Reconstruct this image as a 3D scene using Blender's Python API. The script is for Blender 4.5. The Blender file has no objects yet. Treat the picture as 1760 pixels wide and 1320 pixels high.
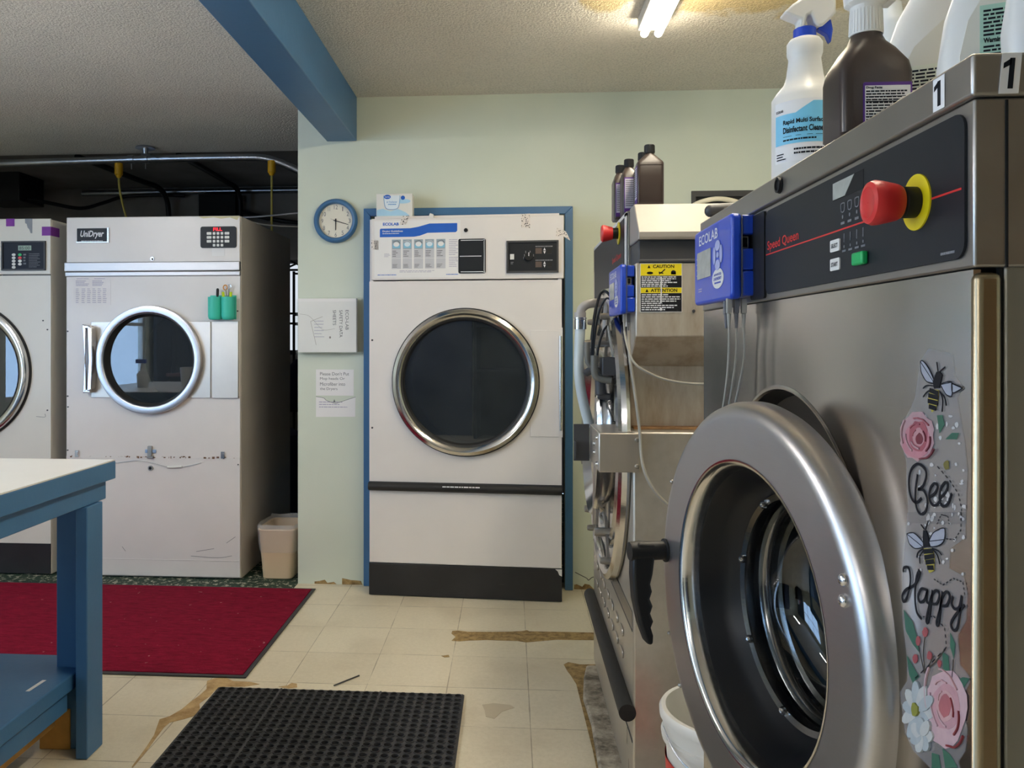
import bpy, bmesh, math, random
from mathutils import Vector, Matrix
random.seed(7)
S = bpy.context.scene
C = S.collection
PI = math.pi

# ------------------------------------------------------------------ materials
def lin(c):
    c = c / 255.0
    return c / 12.92 if c <= 0.04045 else ((c + 0.055) / 1.055) ** 2.4
def rgb(r, g, b): return (lin(r), lin(g), lin(b), 1.0)

class NT:
    def __init__(s, name):
        s.m = bpy.data.materials.new(name); s.m.use_nodes = True
        s.t = s.m.node_tree; s.n = s.t.nodes; s.l = s.t.links
        s.n.clear()
        s.out = s.n.new('ShaderNodeOutputMaterial')
        s.tc = s.n.new('ShaderNodeTexCoord')
    def node(s, ty, **kw):
        n = s.n.new(ty)
        for k, v in kw.items():
            if k in n.inputs.keys(): n.inputs[k].default_value = v
            else: setattr(n, k, v)
        return n
    def link(s, a, b): s.l.new(a, b)
    def coord(s, scale=(1, 1, 1)):
        mp = s.node('ShaderNodeMapping'); mp.inputs['Scale'].default_value = scale
        s.link(s.tc.outputs['Object'], mp.inputs['Vector']); return mp.outputs['Vector']
    def noise(s, scale, detail=3, rough=.55, stretch=(1, 1, 1), dist=0):
        n = s.node('ShaderNodeTexNoise'); n.inputs['Scale'].default_value = scale
        n.inputs['Detail'].default_value = detail; n.inputs['Roughness'].default_value = rough
        n.inputs['Distortion'].default_value = dist
        s.link(s.coord(stretch), n.inputs['Vector']); return n.outputs['Fac']
    def ramp(s, fac, p0, c0, p1, c1):
        r = s.node('ShaderNodeValToRGB'); e = r.color_ramp.elements
        e[0].position = p0; e[0].color = c0; e[1].position = p1; e[1].color = c1
        s.link(fac, r.inputs['Fac']); return r.outputs['Color']
    def mixc(s, fac, a, b, bt='MIX'):
        m = s.node('ShaderNodeMix', data_type='RGBA', blend_type=bt)
        for v, i in ((fac, 0), (a, 6), (b, 7)):
            if hasattr(v, 'links'): s.link(v, m.inputs[i])
            else: m.inputs[i].default_value = v
        return m.outputs[2]
    def math(s, op, a, b=0, c=0):
        m = s.node('ShaderNodeMath', operation=op)
        for i, v in enumerate((a, b, c)):
            if hasattr(v, 'links'): s.link(v, m.inputs[i])
            else: m.inputs[i].default_value = v
        return m.outputs[0]
    def bsdf(s, col, rough=.5, metal=0, spec=.5, coat=0):
        b = s.node('ShaderNodeBsdfPrincipled')
        for v, k in ((col, 'Base Color'), (rough, 'Roughness'), (metal, 'Metallic'), (spec, 'Specular IOR Level'), (coat, 'Coat Weight')):
            if hasattr(v, 'links'): s.link(v, b.inputs[k])
            else: b.inputs[k].default_value = v
        s.link(b.outputs[0], s.out.inputs[0]); s.b = b; return b
    def bump(s, h, strength=.3, dist=.01, prev=None):
        n = s.node('ShaderNodeBump'); n.inputs['Strength'].default_value = strength; n.inputs['Distance'].default_value = dist
        s.link(h, n.inputs['Height'])
        if prev is not None: s.link(prev, n.inputs['Normal'])
        s.link(n.outputs[0], s.b.inputs['Normal']); return n.outputs[0]

def W4(v): return (v, v, v, 1)
def plain(name, col, rough=.5, metal=0, spec=.5, var=.06, vs=6, bump=0, bs=60, coat=0):
    t = NT(name)
    f = t.noise(vs, 4)
    lo = tuple(c * (1 - var) for c in col[:3]) + (1,); hi = tuple(min(1, c * (1 + var)) for c in col[:3]) + (1,)
    t.bsdf(t.ramp(f, .3, lo, .7, hi), rough, metal, spec, coat)
    if bump: t.bump(t.noise(bs, 3), bump, .004)
    return t.m
def steel(name, col, rough=.28, stretch=(1, 1, 60), smudge=.1, wav=0., wscale=3, bstr=.04):
    t = NT(name)
    f = t.noise(30, 3, .6, stretch); g = t.noise(5, 4, .6)
    c = t.mixc(.5, t.ramp(f, .25, tuple(x * .9 for x in col[:3]) + (1,), .75, col), t.ramp(g, .3, tuple(x * .82 for x in col[:3]) + (1,), .7, col))
    r = t.math('ADD', t.math('MULTIPLY', f, .12), t.math('ADD', rough - .06 - smudge * .5, t.math('MULTIPLY', g, smudge)))
    t.bsdf(c, r, 1.0)
    nb = t.bump(f, bstr, .002)
    if wav: t.bump(t.noise(wscale, 1, .4), wav, .02, nb)
    return t.m
def glass(name, tint, refl=1.0, rough=.0, haze=0., coatc=(1, 1, 1, 1)):
    t = NT(name)
    tr = t.node('ShaderNodeBsdfTransparent'); tr.inputs[0].default_value = tint
    gl = t.node('ShaderNodeBsdfGlossy'); gl.inputs['Roughness'].default_value = rough; gl.inputs[0].default_value = coatc
    lw = t.node('ShaderNodeLayerWeight'); lw.inputs[0].default_value = .5
    sch = t.math('ADD', .04, t.math('MULTIPLY', t.math('POWER', lw.outputs['Facing'], 5.0), .96))
    f = t.math('MINIMUM', t.math('MULTIPLY', sch, refl), 1.0)
    mx = t.node('ShaderNodeMixShader'); t.link(f, mx.inputs[0]); t.link(tr.outputs[0], mx.inputs[1]); t.link(gl.outputs[0], mx.inputs[2])
    sh = mx.outputs[0]
    if haze:  # reflection haze mixed into the glass as a pale diffuse colour
        df = t.node('ShaderNodeBsdfDiffuse'); df.inputs[0].default_value = rgb(150, 162, 168)
        m2 = t.node('ShaderNodeMixShader'); t.link(t.ramp(t.noise(4, 4, .6), .3, W4(haze * .6), .7, W4(haze * 1.4)), m2.inputs[0])
        t.link(sh, m2.inputs[1]); t.link(df.outputs[0], m2.inputs[2]); sh = m2.outputs[0]
    t.link(sh, t.out.inputs[0]); return t.m
def film(name, col, opacity, rough=.3):
    t = NT(name); t.bsdf(col, rough); t.b.inputs['Alpha'].default_value = opacity; return t.m
def glow(name, col, strength):
    t = NT(name); e = t.node('ShaderNodeEmission'); e.inputs[0].default_value = col; e.inputs[1].default_value = strength
    t.link(e.outputs[0], t.out.inputs[0]); return t.m

M = {}
M['blue'] = plain('blue_paint', rgb(60, 107, 150), .42, var=.05, vs=5, bump=.12, bs=45)
M['enamel'] = plain('white_enamel', rgb(226, 221, 217), .32, var=.025, vs=4, bump=.02, bs=8)
M['enamel_warm'] = plain('cream_enamel', rgb(222, 218, 208), .35, var=.03, vs=4)
M['enamel_old'] = plain('aged_enamel', rgb(214, 206, 196), .4, var=.06, vs=5)
M['greybody'] = plain('grey_side_panel', rgb(190, 183, 174), .42, var=.08, vs=2)
M['chrome'] = steel('polished_steel', rgb(214, 212, 210), .16, (1, 1, 8), .05)
M['chrome_b'] = steel('bright_trim', rgb(226, 226, 230), .22, (1, 1, 4), .06)
M['steel'] = steel('brushed_steel', rgb(208, 202, 194), .26, (1, 90, 1), .14, wav=.16, wscale=4)
M['steel_front'] = steel('brushed_steel_front', rgb(206, 200, 194), .19, (1, 1, 70), .1, wav=.34, wscale=2.6)
M['steel_door'] = steel('satin_steel', rgb(196, 192, 190), .36, (1, 1, 20), .1)
M['steel_plate'] = steel('satin_plate', rgb(216, 208, 198), .42, (60, 1, 1), .14)
M['steel_dark'] = steel('dull_steel', rgb(176, 172, 166), .38, (1, 60, 1), .15)
M['pipe'] = steel('galvanised_pipe', rgb(176, 178, 184), .3, (1, 20, 20), .1)
M['black'] = plain('black_plastic', rgb(22, 22, 23), .48, spec=.35, var=.15)
M['mat_rubber'] = plain('mat_rubber', rgb(50, 50, 52), .55, var=.2, vs=20, bump=.1)
M['rubber'] = plain('black_rubber', rgb(26, 26, 27), .55, var=.2, vs=20, bump=.1)
M['panel'] = plain('charcoal_panel', rgb(30, 33, 38), .46, spec=.28, var=.06)
M['dark'] = plain('dark_void', rgb(14, 14, 15), .8)
M['seal'] = plain('black_seal', rgb(13, 14, 17), .38, spec=.3)
M['darkgrey'] = plain('dark_grey', rgb(62, 62, 64), .5, var=.12)
M['white'] = plain('white_plastic', rgb(224, 222, 216), .38, var=.02)
M['paper'] = plain('paper', rgb(232, 230, 228), .7, var=.02)
M['ink'] = plain('ink_black', rgb(30, 30, 34), .7, spec=.15)
M['ink_grey'] = plain('ink_grey', rgb(104, 104, 108), .7)
M['ink_faint'] = plain('ink_faint', rgb(176, 172, 190), .7)
M['ink_white'] = plain('ink_white', rgb(226, 226, 230), .5)
M['ink_dim'] = plain('ink_dim', rgb(120, 122, 128), .5)
M['ecoblue'] = plain('controller_blue', rgb(24, 66, 186), .34, var=.04, coat=.2)
M['printblue'] = plain('print_blue', rgb(16, 92, 190), .5)
M['lightblue'] = plain('label_blue', rgb(116, 194, 226), .45, var=.02)
M['red'] = plain('signal_red', rgb(206, 44, 44), .38, var=.03)
M['redline'] = plain('print_red', rgb(206, 44, 40), .5)
M['yellow'] = plain('signal_yellow', rgb(232, 210, 20), .45)
M['amber'] = plain('connector_yellow', rgb(214, 160, 16), .45)
M['green'] = plain('button_green', rgb(22, 170, 92), .4)
M['teal'] = plain('teal_plastic', rgb(64, 200, 176), .45)
M['lime'] = plain('lime_plastic', rgb(206, 226, 30), .4)
M['orange'] = plain('orange_handle', rgb(214, 140, 30), .4)
M['bin'] = plain('beige_plastic', rgb(222, 196, 160), .45, var=.03)
M['wood'] = plain('raw_lumber', rgb(196, 146, 72), .6, var=.16, vs=14)
M['laminate'] = plain('white_laminate', rgb(222, 220, 214), .35, var=.02)
M['purple'] = plain('purple_tape', rgb(122, 34, 150), .5)
M['greytape'] = plain('grey_tape', rgb(140, 144, 150), .5)
M['purplelabel'] = plain('purple_label', rgb(84, 40, 130), .5)
M['brown'] = plain('brown_plastic', rgb(62, 52, 48), .3, var=.05)
M['translucent'] = plain('milky_tube', rgb(196, 206, 208), .3, var=.04)
M['pvc'] = plain('grey_pvc', rgb(160, 156, 152), .4)
M['greycable'] = plain('grey_cable', rgb(160, 156, 146), .5)
M['cream'] = plain('cream_hose', rgb(238, 228, 204), .4)
M['yellowcord'] = plain('yellow_cord', rgb(176, 160, 74), .5)
M['lcd'] = plain('lcd_green', rgb(146, 168, 146), .3)
M['lcdgrey'] = plain('lcd_grey', rgb(164, 166, 160), .25, var=.12, vs=40)
M['mint_label'] = plain('mint_label', rgb(170, 206, 186), .45)
M['cream_label'] = plain('cream_label', rgb(222, 224, 204), .45)
M['navy'] = plain('navy_cloth', rgb(30, 38, 70), .9)
M['glass_door'] = glass('tinted_glass', (.34, .38, .42, 1), 2.0, .01, .07)
M['glass_bowl'] = glass('bowl_glass', (.62, .66, .68, 1), 1.6, .01)
M['acrylic'] = glass('clear_acrylic', (.985, .99, .985, 1), .35, .12)
M['pane'] = glass('window_glass', (.95, .97, 1, 1), 1.0)
M['bag'] = film('clear_bag', rgb(235, 235, 235), .22, .25)
M['decalfilm'] = film('clear_decal_film', rgb(176, 172, 172), .2, .3)
M['led'] = glow('red_led', (1, .04, .06, 1), 1.6)
M['lid'] = plain('lid_steel', rgb(158, 152, 145), .55, .3, var=.06, vs=7)
M['tube'] = glow('lit_tube', (1.0, .89, .70, 1), 56)
M['tube_far'] = glow('lit_tube_cool', (1.0, .97, .95, 1), 98)

def m_wall():
    t = NT('mint_wall_paint'); g = t.noise(1.6, 3); f = t.noise(70, 3)
    t.bsdf(t.ramp(g, .3, rgb(204, 211, 194), .7, rgb(211, 217, 202)), .55); t.bump(f, .12, .003); return t.m
M['wall'] = m_wall()
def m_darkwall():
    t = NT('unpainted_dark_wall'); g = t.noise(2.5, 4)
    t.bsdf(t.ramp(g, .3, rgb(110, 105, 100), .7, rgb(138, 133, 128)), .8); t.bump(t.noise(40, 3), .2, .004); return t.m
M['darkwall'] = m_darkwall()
def m_ceiling():
    t = NT('popcorn_ceiling')
    f = t.noise(95, 2, .6); f2 = t.noise(240, 2, .6); g = t.noise(2.2, 3)
    base = t.ramp(g, .3, rgb(226, 219, 206), .7, rgb(234, 227, 215))
    # water stain beside the lamp: an irregular patch with its own outline
    sep = t.node('ShaderNodeSeparateXYZ'); t.link(t.tc.outputs['Object'], sep.inputs[0])
    n1 = t.noise(5, 4, .6)
    dx = t.math('DIVIDE', t.math('SUBTRACT', sep.outputs[0], 1.05), .62); dy = t.math('DIVIDE', t.math('SUBTRACT', sep.outputs[1], 2.62), .74)
    d = t.math('ADD', t.math('ADD', t.math('MULTIPLY', dx, dx), t.math('MULTIPLY', dy, dy)), t.math('MULTIPLY', t.math('SUBTRACT', n1, .5), 1.1))
    mask = t.ramp(d, .85, W4(1), 1.0, W4(0))
    dx2 = t.math('DIVIDE', t.math('SUBTRACT', sep.outputs[0], .36), .16); dy2 = t.math('DIVIDE', t.math('SUBTRACT', sep.outputs[1], 2.72), .58)
    d2 = t.math('ADD', t.math('ADD', t.math('MULTIPLY', dx2, dx2), t.math('MULTIPLY', dy2, dy2)), t.math('MULTIPLY', t.math('SUBTRACT', n1, .5), 1.1))
    mask2 = t.ramp(d2, .85, W4(1), 1.0, W4(0))
    mk = t.math('MAXIMUM', mask, mask2)
    col = t.mixc(mk, base, rgb(216, 196, 150))
    speck = t.ramp(f, .34, W4(.8), .55, W4(1))
    t.bsdf(t.mixc(1.0, col, speck, 'MULTIPLY'), .9)
    n = t.bump(f, .75, .010); t.bump(f2, .4, .004, n); return t.m
M['ceiling'] = m_ceiling()
def m_floor():
    t = NT('vinyl_floor_tile')
    sep = t.node('ShaderNodeSeparateXYZ'); t.link(t.tc.outputs['Object'], sep.inputs[0])
    def seam(sock, off):
        a = t.math('DIVIDE', t.math('SUBTRACT', sock, off), .3048)
        fr = t.math('SUBTRACT', a, t.math('FLOOR', a))
        return t.math('MULTIPLY', t.math('MINIMUM', fr, t.math('SUBTRACT', 1.0, fr)), .3048), t.math('FLOOR', a)
    sx, ix = seam(sep.outputs[0], .068); sy, iy = seam(sep.outputs[1], 3.345)
    vec = t.node('ShaderNodeCombineXYZ'); t.link(ix, vec.inputs[0]); t.link(iy, vec.inputs[1])
    wn = t.node('ShaderNodeTexWhiteNoise'); t.link(vec.outputs[0], wn.inputs[0])
    d = t.math('MINIMUM', sx, sy)
    gap = t.noise(7, 3)
    wdt = t.math('MULTIPLY', t.math('SUBTRACT', gap, .30), .0075)
    line = t.math('LESS_THAN', d, wdt)
    f = t.noise(60, 5, .7); f2 = t.noise(260, 2, .7, (1, .45, 1)); g = t.noise(2.4, 4)
    base = t.ramp(f, .3, rgb(209, 198, 172), .62, rgb(226, 216, 193))
    base = t.mixc(.35, base, t.ramp(wn.outputs[0], 0, rgb(205, 193, 168), 1, rgb(234, 224, 200)))
    base = t.mixc(t.ramp(g, .5, W4(0), .85, W4(.55)), base, rgb(176, 160, 132))
    base = t.mixc(t.ramp(f2, .64, W4(0), .72, W4(.4)), base, rgb(150, 134, 106))
    col = t.mixc(t.math('MULTIPLY', line, .6), base, rgb(120, 104, 80))
    t.bsdf(col, t.ramp(f, .3, W4(.34), .7, W4(.5)))
    t.bump(t.math('ADD', t.math('MULTIPLY', line, -.6), t.math('MULTIPLY', f, .3)), .25, .002); return t.m
M['floor'] = m_floor()
def m_chips(name, a, b, sc, lo, hi, rough=.7):
    t = NT(name); f = t.noise(sc, 5, .7); t.bsdf(t.ramp(f, lo, a, hi, b), rough); t.bump(f, .4, .004); return t.m
M['greenfloor'] = m_chips('chipped_green_floor', rgb(24, 52, 38), rgb(196, 190, 172), 34, .54, .6)
M['concrete'] = m_chips('worn_concrete', rgb(92, 84, 72), rgb(196, 186, 168), 13, .36, .68, .85)
M['adhesive'] = m_chips('old_tile_adhesive', rgb(112, 88, 48), rgb(186, 156, 104), 30, .35, .7, .8)
M['adhesive2'] = m_chips('bare_subfloor', rgb(150, 118, 72), rgb(206, 176, 128), 14, .3, .7, .8)
def m_carpet():
    t = NT('burgundy_carpet'); f = t.noise(220, 3, .7); g = t.noise(16, 4, .6, (1, 3, 1)); h = t.noise(45, 2, .6, (.5, 3, 1))
    c = t.mixc(.5, t.ramp(f, .3, rgb(92, 10, 30), .7, rgb(146, 24, 54)), t.ramp(g, .3, rgb(98, 12, 32), .7, rgb(140, 22, 50)))
    c = t.mixc(.35, c, t.ramp(h, .35, rgb(80, 8, 26), .65, rgb(150, 28, 58)))
    c = t.mixc(t.ramp(t.noise(38, 2, .5), .74, W4(0), .76, W4(.5)), c, rgb(190, 150, 150))
    t.bsdf(c, .95, spec=.1); t.bump(f, .6, .004); return t.m
M['carpet'] = m_carpet()
def m_tape():
    t = NT('speckled_pattern_tape')
    v = t.node('ShaderNodeTexVoronoi'); v.inputs['Scale'].default_value = 130; t.link(t.coord((1, 1, 1)), v.inputs['Vector'])
    n = t.noise(110, 2, .6)
    t.bsdf(t.ramp(t.math('ADD', v.outputs['Distance'], t.math('MULTIPLY', n, .5)), .56, rgb(24, 20, 20), .62, rgb(222, 214, 206)), .5); return t.m
M['tape'] = m_tape()
def m_rust():
    t = NT('streaked_steel'); f = t.noise(9, 5, .65, (1, 1, .25)); g = t.noise(40, 3, .6, (1, 90, 1))
    c = t.ramp(f, .45, rgb(206, 198, 184), .8, rgb(150, 120, 84))
    t.bsdf(c, t.ramp(f, .3, W4(.36), .8, W4(.62)), .6); t.bump(g, .05, .002); return t.m
M['rust'] = m_rust()
def m_wornsteel():
    t = NT('worn_steel'); f = t.noise(26, 3, .6, (1, 60, 1)); g = t.noise(4, 4, .6, (1, 1, .4))
    t.bsdf(t.mixc(.5, t.ramp(f, .25, rgb(186, 180, 168), .75, rgb(212, 205, 194)), t.ramp(g, .3, rgb(178, 168, 150), .7, rgb(214, 208, 198))), t.ramp(g, .3, W4(.24), .7, W4(.42)), .68); t.bump(f, .04, .002); return t.m
M['worn'] = m_wornsteel()
def m_kick():
    t = NT('scuffed_black_vinyl'); f = t.noise(18, 4, .7, (.35, 1, 9)); g = t.noise(5, 3)
    t.bsdf(t.mixc(t.ramp(f, .66, W4(0), .76, W4(.5)), t.ramp(g, .3, rgb(28, 28, 30), .7, rgb(40, 40, 42)), rgb(110, 108, 106)), .42); return t.m
M['kick'] = m_kick()

# ------------------------------------------------------------------ frames
def IDN(a, b, c): return (a, b, c)
def FRONT(y0): return lambda a, b, c: (a, y0 - c, b)
def LEFT(x0): return lambda a, b, c: (x0 - c, a, b)
def FLOORF(z0): return lambda a, b, c: (a, b, z0 + c)
def PIVOT(px, py, ang):
    ca, sa = math.cos(ang), math.sin(ang)
    return lambda a, b, c: (px + ca * (a - px) + sa * c, py + sa * (a - px) - ca * c, b)
def CYL(cx, cy, r, phi):
    return lambda a, b, c: (cx + (r + c) * math.sin(a / r + phi), cy - (r + c) * math.cos(a / r + phi), b)

# ------------------------------------------------------------------ mesh builder
class MB:
    def __init__(s, T=IDN): s.T = T; s.v = []; s.f = []; s.fm = []
    def add(s, vs, fs, m=0):
        o = len(s.v); s.v += [s.T(*p) for p in vs]
        for f in fs: s.f.append([o + i for i in f]); s.fm.append(m)
        return s
    def box(s, a0, a1, b0, b1, c0, c1, m=0):
        vs = [(a, b, c) for c in (c0, c1) for b in (b0, b1) for a in (a0, a1)]
        return s.add(vs, [(0, 2, 3, 1), (4, 5, 7, 6), (0, 1, 5, 4), (2, 6, 7, 3), (0, 4, 6, 2), (1, 3, 7, 5)], m)
    def prism(s, poly, c0, c1, m=0):
        n = len(poly); vs = [(a, b, c0) for a, b in poly] + [(a, b, c1) for a, b in poly]
        return s.add(vs, [list(range(n))[::-1], list(range(n, 2 * n))] + [(i, (i + 1) % n, n + (i + 1) % n, n + i) for i in range(n)], m)
    def rrect(s, a0, a1, b0, b1, r, c0, c1, m=0, seg=5):
        if a0 > a1: a0, a1 = a1, a0
        p = []
        for (cx, cy, st) in ((a1 - r, b1 - r, 0), (a0 + r, b1 - r, 1), (a0 + r, b0 + r, 2), (a1 - r, b0 + r, 3)):
            for k in range(seg + 1):
                t = (st + k / seg) * PI / 2; p.append((cx + r * math.cos(t), cy + r * math.sin(t)))
        return s.prism(p, c0, c1, m)
    def ell(s, ca, cb, ra, rb, c0, c1, m=0, n=24):
        return s.prism([(ca + ra * math.cos(2 * PI * i / n), cb + rb * math.sin(2 * PI * i / n)) for i in range(n)], c0, c1, m)
    def lathe(s, ca, cb, prof, seg=64, m=0, closed=False, a0=0, a1=2 * PI):
        full = abs(a1 - a0 - 2 * PI) < 1e-6; ns = seg if full else seg + 1; k = len(prof)
        vs = []
        for i in range(ns):
            t = a0 + (a1 - a0) * i / seg
            for r, c in prof: vs.append((ca + r * math.cos(t), cb + r * math.sin(t), c))
        fs = []
        for i in range(seg):
            j = (i + 1) % ns
            for q in range(k if closed else k - 1):
                w = (q + 1) % k; fs.append((i * k + q, i * k + w, j * k + w, j * k + q))
        return s.add(vs, fs, m)
    def hole(s, a0, a1, b0, b1, ca, cb, R, c, depth=.004, n=96, m=0):
        an = sorted(set([2 * PI * i / n for i in range(n)] + [math.atan2(b - cb, a - ca) % (2 * PI) for a in (a0, a1) for b in (b0, b1)]))
        inner, outer = [], []
        for t in an:
            ct, st = math.cos(t), math.sin(t); inner.append((ca + R * ct, cb + R * st))
            ks = []
            if ct > 1e-9: ks.append((a1 - ca) / ct)
            if ct < -1e-9: ks.append((a0 - ca) / ct)
            if st > 1e-9: ks.append((b1 - cb) / st)
            if st < -1e-9: ks.append((b0 - cb) / st)
            k = min(ks); outer.append((ca + k * ct, cb + k * st))
        q = len(an); vs = [p + (c,) for p in inner] + [p + (c,) for p in outer] + [p + (c - depth,) for p in inner] + [p + (c - depth,) for p in outer]
        fs = []
        for i in range(q):
            j = (i + 1) % q
            fs += [(i, j, q + j, q + i), (2 * q + i, 3 * q + i, 3 * q + j, 2 * q + j), (i, 2 * q + i, 2 * q + j, j), (q + i, q + j, 3 * q + j, 3 * q + i)]
        return s.add(vs, fs, m)
    def cyl(s, p0, p1, r0, r1=None, seg=20, m=0):
        r1 = r0 if r1 is None else r1
        p0, p1 = Vector(p0), Vector(p1); d = (p1 - p0).normalized()
        u = d.orthogonal().normalized(); w = d.cross(u)
        vs = []
        for p, r in ((p0, r0), (p1, r1)):
            for i in range(seg):
                t = 2 * PI * i / seg; vs.append(tuple(p + u * r * math.cos(t) + w * r * math.sin(t)))
        return s.add(vs, [tuple(range(seg))[::-1], tuple(range(seg, 2 * seg))] + [(i, (i + 1) % seg, seg + (i + 1) % seg, seg + i) for i in range(seg)], m)
    def tube(s, pts, r, seg=8, sub=6, smooth=True, m=0, close=False):
        P = [Vector(p) for p in pts]
        if smooth and len(P) > 2:
            Q = []; n = len(P); rng = n if close else n - 1
            for i in range(rng):
                p0 = P[(i - 1) % n] if close or i else P[0]; p1 = P[i]; p2 = P[(i + 1) % n]; p3 = P[(i + 2) % n] if close or i + 2 < n else P[n - 1]
                for k in range(sub):
                    t = k / sub
                    Q.append(.5 * ((2 * p1) + (p2 - p0) * t + (2 * p0 - 5 * p1 + 4 * p2 - p3) * t * t + (3 * p1 - p0 - 3 * p2 + p3) * t ** 3))
            if not close: Q.append(P[-1])
            P = Q
        rr = r if callable(r) else (lambda t: r)
        n = len(P); vs = []; u = None
        for i, p in enumerate(P):
            d = ((P[(i + 1) % n] if close or i < n - 1 else P[i]) - (P[i - 1] if close or i else P[0]))
            d = d.normalized() if d.length > 1e-9 else Vector((0, 0, 1))
            if u is None: u = d.orthogonal().normalized()
            u = (u - d * u.dot(d)); u = u.normalized() if u.length > 1e-6 else d.orthogonal().normalized()
            w = d.cross(u); R = rr(i / max(1, n - 1))
            for k in range(seg):
                t = 2 * PI * k / seg; vs.append(tuple(p + u * R * math.cos(t) + w * R * math.sin(t)))
        fs = []
        for i in range(n if close else n - 1):
            j = (i + 1) % n
            for k in range(seg): fs.append((i * seg + k, i * seg + (k + 1) % seg, j * seg + (k + 1) % seg, j * seg + k))
        if not close: fs += [tuple(range(seg))[::-1], tuple(range((n - 1) * seg, n * seg))]
        return s.add(vs, fs, m)
    def loft(s, secs, n=40, m=0, cap=True):
        vs = []
        for (z, rx, ry, cx, cy, e) in secs:
            for i in range(n):
                t = 2 * PI * i / n; ct, st = math.cos(t), math.sin(t)
                vs.append((cx + rx * math.copysign(abs(ct) ** (2 / e), ct), cy + ry * math.copysign(abs(st) ** (2 / e), st), z))
        k = len(secs); fs = []
        for j in range(k - 1):
            for i in range(n): fs.append((j * n + i, j * n + (i + 1) % n, (j + 1) * n + (i + 1) % n, (j + 1) * n + i))
        if cap: fs += [tuple(range(n))[::-1], tuple(range((k - 1) * n, k * n))]
        return s.add(vs, fs, m)
    def ball(s, c, r, m=0, n=14, sq=(1, 1, 1)):
        vs = [(c[0], c[1], c[2] - r * sq[2])]; k = n // 2
        for j in range(1, k):
            a = -PI / 2 + PI * j / k
            for i in range(n):
                t = 2 * PI * i / n; vs.append((c[0] + r * sq[0] * math.cos(a) * math.cos(t), c[1] + r * sq[1] * math.cos(a) * math.sin(t), c[2] + r * sq[2] * math.sin(a)))
        vs.append((c[0], c[1], c[2] + r * sq[2])); L = len(vs) - 1
        fs = [(0, 1 + (i + 1) % n, 1 + i) for i in range(n)] + [(L, 1 + (k - 2) * n + i, 1 + (k - 2) * n + (i + 1) % n) for i in range(n)]
        for j in range(k - 2):
            for i in range(n): fs.append((1 + j * n + i, 1 + j * n + (i + 1) % n, 1 + (j + 1) * n + (i + 1) % n, 1 + (j + 1) * n + i))
        return s.add(vs, fs, m)
    def text(s, txt, a0, a1, b0, b1, c=.0008, m=0, shear=0, bold=0, rot=False):
        vs, fs = glyphs(txt, shear, bold)
        xs = [p[0] for p in vs]; ys = [p[1] for p in vs]; x0, x1, y0, y1 = min(xs), max(xs), min(ys), max(ys)
        o = []
        for x, y in vs:
            tx = (x - x0) / (x1 - x0); ty = (y - y0) / max(1e-6, y1 - y0)
            if rot: o.append((a0 + (a1 - a0) * ty, b1 - (b1 - b0) * tx, c))
            else: o.append((a0 + (a1 - a0) * tx, b0 + (b1 - b0) * ty, c))
        return s.add(o, fs, m)
    def fine(s, a0, a1, b0, b1, rows, c=.0008, m=0, seed=1, fill=.55, ragged=.35):
        R = random.Random(seed); h = (b1 - b0) / rows; sg = 1 if a1 > a0 else -1; W = abs(a1 - a0)
        for i in range(rows):
            y = b1 - h * (i + .5); x = 0; end = W * (1 - ragged * R.random())
            while x < end:
                w = min(end - x, W * R.uniform(.04, .14))
                s.box(a0 + sg * x, a0 + sg * (x + w), y - h * fill / 2, y + h * fill / 2, c - .0003, c, m); x += w + W * .018
        return s
    def stroke(s, pts, w, c0, c1, m=0, sub=5):
        """flat ribbon of width w following pts in the frame's plane"""
        P = [Vector((p[0], p[1])) for p in pts]; Q = []; n = len(P)
        for i in range(n - 1):
            p0 = P[max(0, i - 1)]; p1 = P[i]; p2 = P[i + 1]; p3 = P[min(n - 1, i + 2)]
            for k in range(sub):
                t = k / sub; Q.append(.5 * ((2 * p1) + (p2 - p0) * t + (2 * p0 - 5 * p1 + 4 * p2 - p3) * t * t + (3 * p1 - p0 - 3 * p2 + p3) * t ** 3))
        Q.append(P[-1]); vs = []; k = len(Q)
        for i, p in enumerate(Q):
            d = Q[min(k - 1, i + 1)] - Q[max(0, i - 1)]; d = d.normalized() if d.length > 1e-9 else Vector((1, 0)); nn = Vector((-d.y, d.x)) * w / 2
            for sg, c in ((1, c0), (-1, c0), (-1, c1), (1, c1)): vs.append((p.x + sg * nn.x, p.y + sg * nn.y, c))
        fs = [(0, 1, 2, 3), tuple(4 * (k - 1) + q for q in (3, 2, 1, 0))]
        for i in range(k - 1):
            for q in range(4): fs.append((4 * i + q, 4 * i + (q + 1) % 4, 4 * i + 4 + (q + 1) % 4, 4 * i + 4 + q))
        return s.add(vs, fs, m)
    def build(s, name, mats, parent=None, bevel=0, seg=2, recalc=True, flat=False, origin=None):
        if not isinstance(mats, (list, tuple)): mats = [mats]
        off = Vector(ORG[parent.name]) if parent is not None else None
        if origin is not None: off = Vector(origin)
        if off is None:
            xs = [p[0] for p in s.v]; ys = [p[1] for p in s.v]; zs = [p[2] for p in s.v]
            off = Vector(((min(xs) + max(xs)) / 2, (min(ys) + max(ys)) / 2, min(zs)))
        me = bpy.data.meshes.new(name)
        me.from_pydata([tuple(Vector(p) - off) for p in s.v], [], s.f)
        for x in mats: me.materials.append(x if not isinstance(x, str) else M[x])
        me.polygons.foreach_set('material_index', s.fm)
        if recalc:
            bm = bmesh.new(); bm.from_mesh(me); bmesh.ops.recalc_face_normals(bm, faces=bm.faces); bm.to_mesh(me); bm.free()
        me.update()
        if not flat:
            me.polygons.foreach_set('use_smooth', [True] * len(me.polygons))
            me.set_sharp_from_angle(angle=math.radians(38))
        o = bpy.data.objects.new(name, me); C.objects.link(o)
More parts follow.
